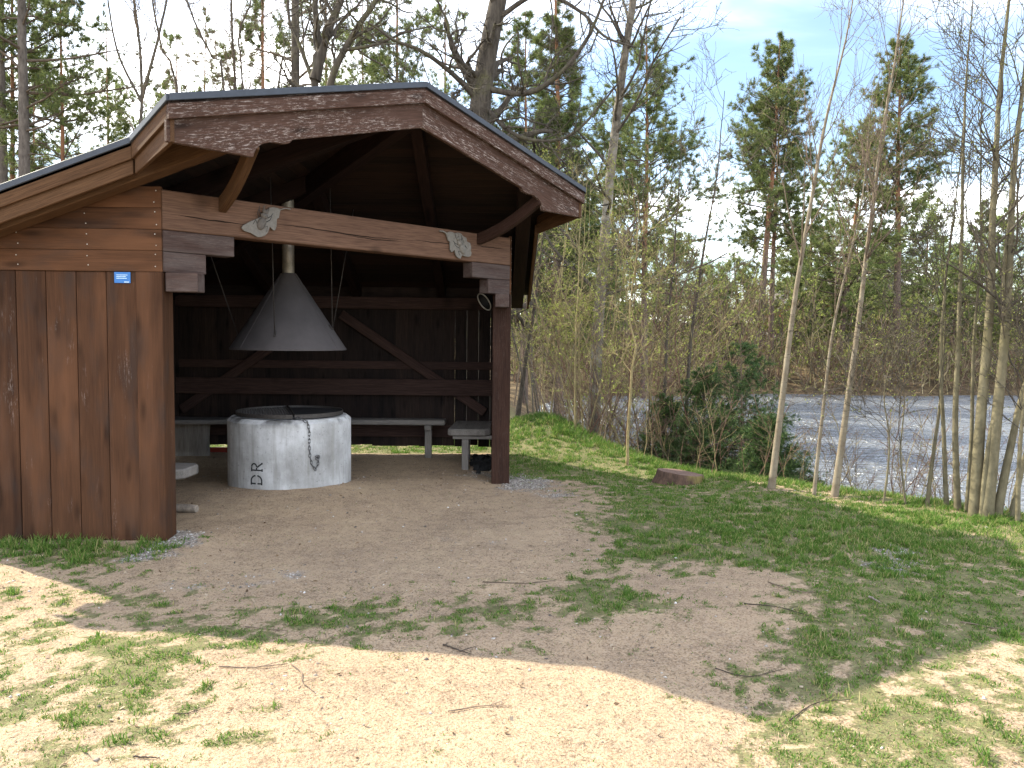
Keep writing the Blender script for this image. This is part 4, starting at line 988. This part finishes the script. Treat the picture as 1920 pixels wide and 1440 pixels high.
# ---- slim bare trees behind the left roof
BT = [([(262, 300), (266, 180), (262, 90), (250, 0), (240, -120)], 21, .075, 'bare forked tree standing alone above the left eave'), ([(266, 182), (290, 100), (310, 20), (330, -80)], 21, .05, None), ([(265, 190), (225, 110), (208, 40), (195, -60)], 21, .04, None),
      ([(332, 180), (305, 100), (285, 0), (275, -120)], 18, .045, 'slender bare tree leaning left over the roof corner'), ([(424, 180), (402, 110), (370, 50), (340, -40)], 17, .05, 'bare tree leaning far left behind the roof'), ([(440, 180), (436, 80), (434, 0), (430, -130)], 17.5, .055, 'upright bare tree beside the leaning one'),
      ([(455, 180), (446, 70), (470, 0), (480, -120)], 18, .04, 'thin wavy bare tree near red pine trunk'), ([(520, 180), (545, 110), (575, 60), (585, -40)], 17, .045, 'thin bare tree against the forked oak')]
k = 0
while k < len(BT):
    sq, Y, r_, lb = BT[k]; grp = [(sq, r_)]; k += 1
    while k < len(BT) and BT[k][3] is None: grp.append((BT[k][0], BT[k][2])); k += 1
    paths = [[gb(sq[0][0], Y)]+[P(x, y, Y) for x, y in sq]]+[[P(x, y, Y) for x, y in s2] for s2, _ in grp[1:]]
    bare(paths, [r for _, r in grp], lb, 'slim bare trees behind the roof', 80+k, 'bare_tree', B_GREY, B_TWIG, ((26, 1.7, 38), (130, .8, 42), (420, .42, 42)), .45, .06, .14, .0045, e=.35)

# ---- pines and spruces
def pn(px, ytop, Y, r, label, group, seed, pxt=None, **k):
    b = gb(px, Y, -.2); tp_ = P(pxt if pxt is not None else px, ytop, Y); return pine(b, tp_, r, label, group, seed, **k)
GL = 'pines behind the left roof'; GF = 'pines across the lake'; GM = 'pines behind the shelter'
pn(40, -560, 27, .25, 'stout grey pine trunk second from left edge', GL, 101, 36, c0=.36, nl=75, lim=2.7, tl=.17, tw=.018, tk=20, bk=B_PINEG)
pn(3, -480, 30, .23, 'pine trunk cut by the left edge', GL, 102, 0, c0=.42, nl=60, lim=2.6, tl=.18, tw=.018, tk=18, bk=B_PINEG)
pn(24, -300, 33, .14, 'thin orange pine trunk between the two stout ones', GL, 103, 20, c0=.4, nl=55, lim=2.4)
pn(124, -60, 31, .14, 'orange pine with full crown above the left eave', GL, 104, 112, c0=.22, nl=52, lim=2.9)
pn(200, 40, 42, .15, 'distant pale pine left of the forked bare tree', GL, 105, c0=.25, nl=36, lim=2.6, needles=L_FAR)
pn(330, 60, 44, .15, 'distant pale pine behind the slender bare trees', GL, 106, c0=.25, nl=36, lim=2.8, needles=L_FAR)
pn(385, 10, 50, .16, 'distant pine between two bare trees', GL, 107, c0=.3, nl=36, lim=2.8, needles=L_FAR)
pn(496, -220, 30, .14, 'reddish pine trunk left of the oaks', GM, 108, 492, c0=.38, nl=60, lim=2.3)
pn(610, -90, 46, .16, 'pine crown seen through the forked oak', GM, 109, c0=.25, nl=42, lim=3.2, needles=L_FAR)
pn(680, -20, 40, .15, 'pine seen between the two oaks', GM, 110, c0=.2, nl=36, lim=2.6, needles=L_FAR)
pn(752, -160, 34, .15, 'reddish pine trunk between the oaks', GM, 111, 745, c0=.3, nl=65, lim=2.6)
pn(835, -60, 42, .15, 'pine half hidden by the massive oak', GM, 112, c0=.22, nl=39, lim=2.9, needles=L_FAR)
pn(1052, -90, 24, .17, 'dense dark pine filling the gap right of the massive oak', GM, 113, 1040, c0=.24, nl=230, lim=1.95, tl=.17, tw=.018, tk=18, sub=9, shape='spruce')
pn(985, 20, 30, .13, 'shaded pine directly behind the massive oak', GM, 114, c0=.25, nl=80, lim=2.0)
pn(1211, 48, 37, .19, 'tall open crowned pine with a red trunk right of the eave', GF, 120, 1213, c0=.30, nl=115, lim=3.0)
pn(1150, 150, 45, .15, 'pine partly hidden behind the lichen trunk', GF, 121, c0=.35, nl=55, lim=2.4, needles=L_FAR)
pn(1420, 62, 43, .22, 'tall dark topped pine left of the birches', GF, 122, 1466, c0=.42, nl=130, lim=2.3, tp=3.8)
pn(1446, 190, 45, .19, 'pine standing just behind the tall dark topped one', GF, 123, 1462, c0=.30, nl=65, lim=2.3)
pn(1682, 75, 45, .24, 'tall pine with brown trunk right of the birches', GF, 124, 1688, c0=.34, nl=130, lim=2.45)
pn(1573, 215, 47, .20, 'bushy light green pine between the birch stems', GF, 125, 1628, c0=.18, nl=130, lim=3.1, needles=L_FAR)
pn(1522, 330, 52, .16, 'broad green spruce low behind the first birch', GF, 126, c0=.06, nl=130, lim=3.4, shape='spruce', name='spruce_tree', dead=0)
pn(1843, 372, 50, .16, 'yellow green spruce behind the alder stems', GF, 127, c0=.05, nl=120, lim=2.6, shape='spruce', name='spruce_tree', dead=0, needles=L_FAR)
ORD = 'leftmost,second,third,fourth,fifth,sixth,seventh,eighth,ninth,tenth,eleventh,twelfth,thirteenth,fourteenth,fifteenth,sixteenth'.split(',')
FT = ((1105, 470, 60), (1165, 430, 66), (1265, 455, 62), (1330, 500, 70), (1385, 470, 66), (1480, 440, 72), (1560, 420, 70), (1610, 400, 64), (1650, 450, 76), (1735, 360, 60), (1765, 440, 70), (1800, 470, 64), (1900, 400, 60), (1935, 350, 66), (1000, 380, 58), (960, 300, 55), (760, 130, 64), (300, 150, 66), (60, 60, 56))
for k, (x, y, Y) in enumerate(FT):
    pine(gb(x, Y, -.2), P(x+((k*37) % 21)-10, y, Y), .15, ORD[sum(1 for q in FT if q[0] < x and (q[0] > 940) == (x > 940))]+' from left of the green forest trees on the skyline '+('above the far shore' if x > 940 else 'beyond the roof'), 'far trees on the skyline' if x > 940 else 'far trees beyond the roof', 140+k, c0=.12 if k % 2 else .25, nl=70, lim=3.0, tk=7, tl=.5, tw=.075, sub=5, tp=2.4, needles=L_FAR, shape='spruce' if k % 3 == 1 else 'pine', name='forest_tree', dead=0)

# ---- dark young spruces on the bank
def young(px, py, yt, Y, w_, label, seed):
    b = P(px, py, Y); b[2] = float(gz(b[0], b[1]))-.05; tp_ = P(px-6, yt, Y); g = np.random.default_rng(seed); H = tp_[2]-b[2]
    rt = root('young_spruce', b, label, 'spruce', 'young spruces on the bank'); n = 12; s = np.linspace(0, 1, n)[:, None]
    T = (b*(1-s)+tp_*s)[None]; TR = taper(.03, n)[None]; m = TM(); m.tubes(T, TR, 7); m.build('trunk', [B_TWIG], rt)
    nl = 130; lt_ = g.uniform(.02, .98, nl); pos, _, _ = at_t(T, TR, np.zeros(nl, int), lt_); az = g.uniform(0, 6.283, nl); el = np.radians(-6+40*lt_+g.normal(0, 8, nl)); pr = w_*((1-lt_)**.8+.06)*g.uniform(.6, 1.2, nl)
    d = np.stack([np.cos(az)*np.cos(el), np.sin(az)*np.cos(el), np.sin(el)], 1); LPp = np.empty((nl, 5, 3)); LPp[:, 0] = pos
    for j in range(1, 5): d = unit(d+.1*g.normal(size=(nl, 3))+np.array([0, 0, -.05 if j < 3 else .06])); LPp[:, j] = LPp[:, j-1]+d*(pr/4)[:, None]
    LR = np.full((nl, 5), .006)*np.linspace(1, .4, 5); m = TM(); m.tubes(LPp, LR, 4, 0)
    S, SR = grow(LPp, LR, g, nl*12, .15, 1, 48, .38, 3, .12, -.03, .6, .004, .0018, .4, rel=True); m.tubes(S, SR, 3, 0)
    p1, d1 = along(S, SR, g, nl*58, .05, 1.); p2, d2 = along(LPp, LR, g, nl*14, .2, 1.)
    m.tris(tufts(np.concatenate([p1, p2]), np.concatenate([d1, d2]), g, 5, .055, .0085, .9), 1)
    m.build('crown', [B_TWIG, L_SPRUCE], rt)
young(1395, 885, 640, 10.4, 1.0, 'dark young spruce, tallest in the thicket left of the first birch', 201)
young(1325, 870, 690, 10.9, .85, 'dark young spruce half hidden by its taller neighbour', 202)
young(1252, 860, 740, 11.4, .7, 'small thin young spruce behind the crooked sapling', 203)
young(1440, 900, 780, 9.6, .6, 'low dark spruce right at the foot of the first birch', 204)

# ---- thickets: twigs nobody could count
def thicket(name, spots, hts, mats, seed, r=.004, tw=9, L=.45, buds=0, bl=.02, rmin=.0016, up=.06, tilt=.25, n2=0, sides=4):
    g = np.random.default_rng(seed); m = TM(); k = len(spots); d = unit(np.stack([g.normal(0, tilt, k), g.normal(0, tilt, k), np.ones(k)], 1)); n = 6
    S = np.empty((k, n, 3)); S[:, 0] = spots
    for j in range(1, n): d = unit(d+.10*g.normal(size=(k, 3))+np.array([0, 0, .03])); S[:, j] = S[:, j-1]+d*(hts/(n-1))[:, None]
    R = (r*(.5+.5*hts/hts.max()))[:, None]*np.linspace(1, .35, n)[None]
    mi = g.integers(0, len(mats), k)
    for q in range(len(mats)):
        if (mi == q).any():
            m.tubes(S[mi == q], R[mi == q], sides, q)
    A, AR = grow(S, R, g, k*tw, .25, 1, 42, L, 4, .16, up, .6, 9, rmin, .4, rel=True); h = len(A)//len(mats)
    for q in range(len(mats)): m.tubes(A[q*h:(q+1)*h], AR[q*h:(q+1)*h], 3, q)
    if n2:
        B, BR = grow(A, AR, g, k*n2, .2, 1, 42, .5, 3, .16, up, .6, 9, rmin*.8, .4, rel=True); m.tubes(B, BR, 3, 0); A, AR = B, BR
    if buds:
        p_, d_ = along(A, AR, g, buds, .2, 1); m.tris(tufts(p_, d_, g, 2, bl, bl*.55, .6), len(mats))
    return tag(m.build(name, list(mats)+[L_BUD]), kind='stuff')
g = np.random.default_rng(77)
def bankspots(n, x0, x1, y0, y1, d0, d1, dens=None):
    out = []
    while len(out) < n:
        x = g.uniform(x0, x1, 4000); y = g.uniform(y0, y1, 4000); sd = shore_d(x, y); ok = (sd > d0) & (sd < d1)
        out += list(zip(x[ok], y[ok]))
    a = np.array(out[:n]); return np.stack([a[:, 0], a[:, 1], gz(a[:, 0], a[:, 1])-.03], 1)
sp1 = bankspots(520, .9, 8.5, 4.5, 14, -.3, 2.3)
thicket('bank_thicket', sp1, g.uniform(.35, 1.25, len(sp1)), (B_REDTW, B_TWIG, B_TWIGY), 301, .0055, 8, .42, 900, .016, .0028, n2=8)
sp2 = bankspots(105, 1.35, 4.2, 10.8, 18, .1, 3.2)
thicket('bank_thicket', sp2, g.uniform(1.2, 4.2, len(sp2)), (B_TWIGY, B_TWIG, B_REDTW), 302, .011, 11, .34, 6000, .032, .0042, n2=14, tilt=.38)
sp3 = np.stack([g.uniform(-9, 2.2, 900), g.uniform(15, 32, 900)], 1); sp3 = sp3[(sp3[:, 1]-12) > -.623*(sp3[:, 0]-.7)+5][:110]; sp3 = np.column_stack([sp3, gz(sp3[:, 0], sp3[:, 1])])
thicket('woodland_undergrowth', sp3, g.uniform(2, 6.5, len(sp3)), (B_TWIGY, B_TWIG, B_GREY), 303, .024, 12, .32, 7000, .06, .009, n2=12, tilt=.17)
xs_ = g.uniform(-14, 62, 4200); ys_ = 40+g.uniform(0, 1, 4200)**1.5*30; okk = (shore_d(xs_, ys_) > .2) & (np.exp(-((xs_-32)/8)**2-((ys_-60)/7)**2) < .45); xs_, ys_ = xs_[okk][:1900], ys_[okk][:1900]
xs_, ys_ = xs_[:1050], ys_[:1050]
sp4 = np.stack([xs_, ys_, gz(xs_, ys_)-.1], 1)
thicket('far_shore_scrub', sp4, g.uniform(1.5, 5.0, len(sp4))*(1+.5*(fbm(xs_*.15, ys_*.15, 4, 2)-.5)), (B_TWIG, B_REDTW, B_TWIGY, B_GREY), 304, .034, 10, .42, 22000, .15, .019, n2=7, tilt=.24, sides=3)

# ================================================================== GRASS, STRAW, STONES, STICKS
g = np.random.default_rng(909)
def scatter(n, x0=-4.6, x1=6.6, y0=1.75, y1=12.5, pw=.5):
    x = g.uniform(x0, x1, n); y = y0+(y1-y0)*g.uniform(0, 1, n)**(1/pw*.5+.35) if pw != .5 else g.uniform(y0, y1, n)
    vis = np.abs(x/np.maximum(y, .1)-.02) < .80
    return x[vis], y[vis]
x, y = scatter(1900000)
tf = turf(x, y); sd = shore_d(x, y); lod = np.clip(1.25-.085*(y-2), .35, 1)
bare_in = (x > XW-.02) & (x < X2+.02) & (y > Y1-.02) & (y < YB+.03) & (x-y < X1-Y1+.05)
clus = .12+1.5*sstep(.40, .62, fbm(x*13, y*13, 57, 2))*(.45+1.1*fbm(x*3, y*3, 59, 2))
keep = (g.uniform(size=len(x)) < lod*clus*(tf**1.1*.66+.014)) & (sd > 1.2) & ~bare_in
x, y, tf, sd = x[keep], y[keep], tf[keep], sd[keep]
uu, vv = pxs(x, y)
lush = np.exp(-((uu-130)/190)**2-((vv-1022)/22)**2)+.9*np.exp(-((y-12)/1.5)**2-((x-.8)/1.0)**2)+.75*sstep(3.0, 2.2, sd)*sstep(1.0, 2.0, sd)+.55*np.exp(-((uu-1650)/300)**2-((vv-1000)/50)**2)
cl_ = fbm(x*6, y*6, 51, 2)
h = (.008+.012*tf+.062*lush+.030*sstep(.60, .78, cl_)*tf)*g.uniform(.45, 1.4, len(x))
az = g.uniform(0, 6.283, len(x)); ln = g.uniform(.1, .95, len(x)); d = np.stack([np.cos(az)*ln, np.sin(az)*ln, np.ones(len(x))], 1); d /= np.linalg.norm(d, axis=1, keepdims=True)
b = np.stack([x, y, gz(x, y)-.004], 1); fa = g.uniform(0, 6.283, len(x)); s_ = np.stack([np.cos(fa), np.sin(fa), 0*fa], 1)*(.0016+.0011*g.uniform(size=len(x))+.00022*y)[:, None]
mid = b+d*(h*.55)[:, None]; tip = b+d*h[:, None]+np.stack([np.cos(az), np.sin(az), -.35+0*az], 1)*(h*.35*ln)[:, None]
nb_ = len(x); V = np.stack([b-s_, b+s_, mid+s_*.75, mid-s_*.75, tip], 1).reshape(-1, 3); i5 = np.arange(nb_)*5
me = npmesh('grass', V, np.stack([i5, i5+1, i5+2, i5+3], 1), np.stack([i5+3, i5+2, i5+4], 1), mats=[L_GRASS]); tag(link('grass', me), kind='stuff')
def flat(name, n, L, W, m, cond, lift=.006, seed=0, tilt=.18):
    x, y = scatter(n); k = cond(x, y); x, y = x[k], y[k]; n = len(x); az = g.uniform(0, 6.283, n); l = L*g.uniform(.4, 1.4, n); w_ = W*g.uniform(.6, 1.4, n)
    dx = np.stack([np.cos(az), np.sin(az), g.normal(0, tilt, n)], 1); sx = np.stack([-np.sin(az), np.cos(az), g.normal(0, tilt, n)], 1)
    c = np.stack([x, y, gz(x, y)+lift*g.uniform(.3, 1, n)], 1)
    V = np.stack([c-dx*(l/2)[:, None], c-sx*(w_/2)[:, None], c+dx*(l/2)[:, None], c+sx*(w_/2)[:, None]], 1).reshape(-1, 3)
    me = npmesh(name, V, quads=np.arange(n*4).reshape(n, 4), mats=[m]); tag(link(name, me), kind='stuff')
out_ = lambda x, y: ~((x > XW) & (x < X2) & (y > Y1) & (y < YB) & (x-y < AP[0]-AP[1]-.2))
flat('straw_litter', 150000, .034, .0028, L_STRAW, lambda x, y: out_(x, y) & (g.uniform(size=len(x)) < .10+.55*np.clip(turf(x, y)*2, 0, 1)*(1-.6*turf(x, y))))
L_DEAD = leafy('dead_leaves', [(.2, (.07, .042, .022)), (.6, (.19, .12, .065)), (.9, (.36, .29, .21))], .1)
flat('leaf_litter', 5200, .028, .014, L_DEAD, lambda x, y: (shore_d(x, y) > .4) & ((g.uniform(size=len(x)) < .3) | (shore_d(x, y) < 2.3)), .008, tilt=.4)
def stones(name, x, y, r, m):
    n = len(x); base_ = np.array([(1, 0, 0), (-1, 0, 0), (0, 1, 0), (0, -1, 0), (0, 0, 1), (0, 0, -1)], float); F = np.array([(0, 2, 4), (2, 1, 4), (1, 3, 4), (3, 0, 4), (2, 0, 5), (1, 2, 5), (3, 1, 5), (0, 3, 5)])
    V = base_[None]*g.uniform(.6, 1.3, (n, 6, 1))+g.normal(0, .2, (n, 6, 3)); V[:, :, 2] *= .65; a = g.uniform(0, 6.283, n); ca, sa_ = np.cos(a)[:, None], np.sin(a)[:, None]
    V = np.stack([V[..., 0]*ca-V[..., 1]*sa_, V[..., 0]*sa_+V[..., 1]*ca, V[..., 2]], -1)*r[:, None, None]+np.stack([x, y, gz(x, y)+r*.15], 1)[:, None]
    T = (F[None]+np.arange(n)[:, None, None]*6).reshape(-1, 3); me = npmesh(name, V, tris=T, mats=[m]); tag(link(name, me), kind='stuff')
M_PEB, t = mat('pebbles'); isl = t.n('ShaderNodeNewGeometry').outputs['Random Per Island']
t.out(t.bsdf(t.ramp(isl, [(.1, (.10, .085, .075)), (.5, (.26, .22, .185)), (.85, (.40, .37, .34)), (1, (.58, .56, .54))]), .9, .2))
x, y = scatter(9000); k = g.uniform(size=len(x)) < .9-.6*turf(x, y); stones('pebbles', x[k], y[k], .0022+.010*g.uniform(0, 1, k.sum())**6+.002*g.uniform(size=k.sum()), M_PEB)
M_GRAV, t = mat('crushed_gravel'); isl = t.n('ShaderNodeNewGeometry').outputs['Random Per Island']
t.out(t.bsdf(t.ramp(isl, [(.1, (.12, .11, .10)), (.6, (.27, .25, .23)), (1, (.50, .475, .45))]), .9, .2))
x, y = scatter(420000); k = (g.uniform(size=len(x)) < gravel(x, y)*.8); stones('gravel', x[k], y[k], .004+.008*g.uniform(0, 1, k.sum())**2, M_GRAV)
B_STICK = simple('stick_bark', (.16, .12, .09), .9, 0, .2, .45, 30); B_DARK = simple('dark_stick', (.055, .042, .034), .85, 0, .2, .4, 30)
STK = [([(831, 1214), (833, 1219), (858, 1224), (882, 1232)], .007, 'black bent stick lying just inside the shadow edge', B_DARK), ([(410, 1258), (470, 1257), (540, 1253)], .006, 'straight grey stick on the sunny sand at left', B_STICK), ([(545, 1250), (566, 1265), (567, 1285), (590, 1300)], .005, 'curved pale twig beside the straight grey stick', B_STICK),
       ([(328, 1348), (352, 1342), (374, 1334)], .004, 'short dark twig on sunny grass at left', B_DARK), ([(1290, 1024), (1322, 1026)], .008, 'short brown stick on a bare patch in the shade', B_STICK), ([(1440, 1097), (1470, 1104), (1510, 1113), (1554, 1111)], .006, 'long bent twig across the middle bare patch', B_STICK),
       ([(1395, 1138), (1460, 1142), (1520, 1158)], .005, 'thin forked twig below the long bent one', B_DARK), ([(1800, 1168), (1850, 1178), (1920, 1195)], .006, 'long pale twig on the grass at the right edge', B_STICK), ([(1480, 1362), (1530, 1325), (1595, 1318)], .005, 'dark curved twig at the shadow corner', B_DARK),
       ([(250, 1428), (300, 1432)], .006, 'dark stick at the lower left edge of the sand', B_DARK), ([(1630, 1125), (1650, 1138)], .012, 'pale bark strip on the right lawn', M_BIRCHLOG), ([(840, 1338), (905, 1335), (960, 1330)], .0045, 'thin grey twig on bright sand in the foreground', B_STICK), ([(1085, 1305), (1100, 1322)], .003, 'tiny twig on bright sand near the middle', B_STICK),
       ([(905, 1095), (985, 1098), (1040, 1092)], .004, 'thin dark twig in shade in front of the opening', B_DARK), ([(460, 1178), (540, 1184)], .004, 'thin twig on shaded turf at left', B_STICK), ([(1340, 1262), (1400, 1275), (1470, 1262)], .004, 'wavy dark twig near the right shadow tip', B_DARK)]
for pts, r_, lb, m_ in STK:
    w_ = np.array([G(*p_) for p_ in pts]); w_[:, 2] = gz(w_[:, 0], w_[:, 1])+r_*.8
    w_ = spline(w_, 12); w_[:, :2] += g.normal(0, r_*.12, (12, 2)); w_[:, 2] += r_*.6*g.uniform(0, 1, 12)
    r_ *= .62; mb = MB(); mb.tube(w_, np.linspace(1, .5, 12)*r_, 6)
    if len(pts) > 2: mb.tube([w_[7], w_[7]+np.array([.05, .03, r_]), w_[7]+np.array([.085, .065, 0])], [r_*.5, r_*.4, r_*.25], 5)
    tag(mb.build('stick', m_, None, 0, True), lb, 'stick', 'sticks lying on the ground')
# tree stump by the bank
b0, b1 = G(1243, 905), G(1322, 912); c = (b0+b1)/2; c[1] += .17
st = empty('tree_stump', c, 'low cut tree stump with flat top at the lawn edge', 'stump'); mb = MB(); k = 30
V = []; prof = ((1.22, -.06), (1.08, .01), (1.0, .05), (.97, .095), (.93, .11))
for r_, z_ in prof:
    for j in range(k):
        a = 6.283*j/k; rr = (.225+.045*vn(math.cos(a)*2.2+5, math.sin(a)*2.2, 3)+.015*vn(a*9, 0, 5))*r_; V.append(c+np.array([math.cos(a)*rr*1.05, math.sin(a)*rr*.85, z_-.03*math.cos(a)]))
mb.add(V, [(i*k+j, i*k+(j+1) % k, (i+1)*k+(j+1) % k, (i+1)*k+j) for i in range(len(prof)-1) for j in range(k)])
mb.build('bark', bark('stump_bark', (.035, .024, .018), (.12, .075, .055), (.20, .17, .05), 22, 4), st, 0, True)
mb = MB(); mb.add(V[-k:], [tuple(range(k))]); mb.build('cut_face', bark('stump_cut', (.10, .065, .05), (.20, .135, .11), None, 26, 1), st)

# ---- cottage and shed beyond the lake
def cottage(c, w_, d, hw, hr, wall, label, name):
    c = np.array([c[0], c[1], float(gz(c[0], c[1]))-.2]); r = empty(name, c, label, 'house'); x0, x1, y0, y1 = c[0]-w_/2, c[0]+w_/2, c[1]-d/2, c[1]+d/2; z0 = c[2]
    W1 = simple(name+'_wall', wall, .85, 0, .2, .12, 2); WT = simple(name+'_trim', (.74, .73, .70), .7, 0, .3, .08, 3); RF = simple(name+'_roofing', (.10, .085, .08), .85, 0, .2, .3, 2); GL_ = simple(name+'_glass', (.03, .04, .05), .15, 0, .5, .1, 2)
    mb = MB(); mb.abox(x0-.03, x1+.03, y0-.03, y1+.03, z0, z0+.9); mb.build('plinth', WT, r)
    mb = MB(); mb.prism([(x0, z0+.9), (x1, z0+.9), (x1, z0+hw), (c[0], z0+hr), (x0, z0+hw)], (0, y0, 0), (1, 0, 0), Z, (0, 1, 0), 0, d); mb.build('wall', W1, r)
    ov = .4; sl_ = (hr-hw)/(w_/2); 
    for s in (-1, 1):
        xo = c[0]+s*(w_/2+ov); zo = z0+hw-sl_*ov
        mb = MB(); mb.hexa([(c[0], y0-ov, z0+hr+.02), (xo, y0-ov, zo+.02), (xo, y1+ov, zo+.02), (c[0], y1+ov, z0+hr+.02)], [(c[0], y0-ov, z0+hr+.16), (xo, y0-ov, zo+.16), (xo, y1+ov, zo+.16), (c[0], y1+ov, z0+hr+.16)]); mb.build('roof', RF, r)
        mb = MB(); mb.hexa([(c[0], y0-ov-.05, z0+hr-.1), (xo, y0-ov-.05, zo-.1), (xo, y0-ov-.01, zo-.1), (c[0], y0-ov-.01, z0+hr-.1)], [(c[0], y0-ov-.05, z0+hr+.17), (xo, y0-ov-.05, zo+.17), (xo, y0-ov-.01, zo+.17), (c[0], y0-ov-.01, z0+hr+.17)]); mb.build('bargeboard', WT, r)
    for wx in (-.26, .26):
        xx = c[0]+wx*w_; mb = MB(); mb.abox(xx-.62, xx+.62, y0-.07, y0-.02, z0+1.55, z0+2.75); f = mb.build('window', WT, r)
        for s in (-1, 1):
            mb = MB(); mb.abox(xx+s*.29-.24, xx+s*.29+.24, y0-.085, y0-.072, z0+1.64, z0+2.66); mb.build('pane', GL_, f)
p_ = P(1536, 640, 63); cottage((p_[0]-1.2, 65), 4.4, 5, 3.0, 4.5, (.36, .055, .035), 'small red cottage with white trim and plinth across the lake', 'red_cottage')
p_ = P(1632, 610, 74); cottage((p_[0], 76), 7.0, 7, 3.3, 6.0, (.20, .17, .15), 'brown house with white bargeboards among trees across lake', 'brown_house')
p_ = P(1768, 620, 66); cottage((p_[0], 68), 4.5, 4, 2.3, 2.9, (.42, .40, .36), 'low pale shed with white roof edge behind the alder stems', 'pale_shed')

g = np.random.default_rng(5)
xs_ = g.uniform(-6, 75, 60000); ys_ = g.uniform(36, 48, 60000); sd_ = shore_d(xs_, ys_); okk = (sd_ > .15) & (sd_ < 3.2); xs_, ys_ = xs_[okk][:1500], ys_[okk][:1500]
thicket('shoreline_scrub', np.stack([xs_, ys_, gz(xs_, ys_)-.1], 1), g.uniform(.7, 2.4, len(xs_)), (B_TWIG, B_REDTW, B_TWIGY, L_STRAW), 305, .028, 10, .5, 12000, .12, .016, n2=5, tilt=.4, sides=3)

g = np.random.default_rng(66)
L_NEED = leafy('needle_debris', [(.2, (0.0480, 0.0336, 0.0240)), (.6, (0.1040, 0.0720, 0.0480)), (.9, (0.2080, 0.1600, 0.1120))], .05)
flat('needle_litter', 230000, .022, .0026, L_NEED, lambda x, y: (shore_d(x, y) > 1) & (g.uniform(size=len(x)) < .25+.75*sstep(.4, .65, fbm(x*3, y*3, 71, 3))), .004)

LC = ((1250, 520, 46), (1345, 560, 50), (1500, 545, 47), (1590, 560, 55), (1650, 500, 58), (1720, 540, 52), (1790, 520, 49), (1880, 500, 52), (1120, 560, 50), (1015, 540, 48))
for k, (x, y, Y) in enumerate(LC):
    pine(gb(x, Y, -.2), P(x, y-20, Y), .09, ORD[sum(1 for q in LC if q[0] < x)]+' from left of the low dark conifers in scrub across the lake', 'low conifers across the lake', 400+k, c0=.06, nl=70, lim=1.9, tk=12, tl=.28, tw=.04, sub=6, shape='spruce', name='low_conifer', dead=0)
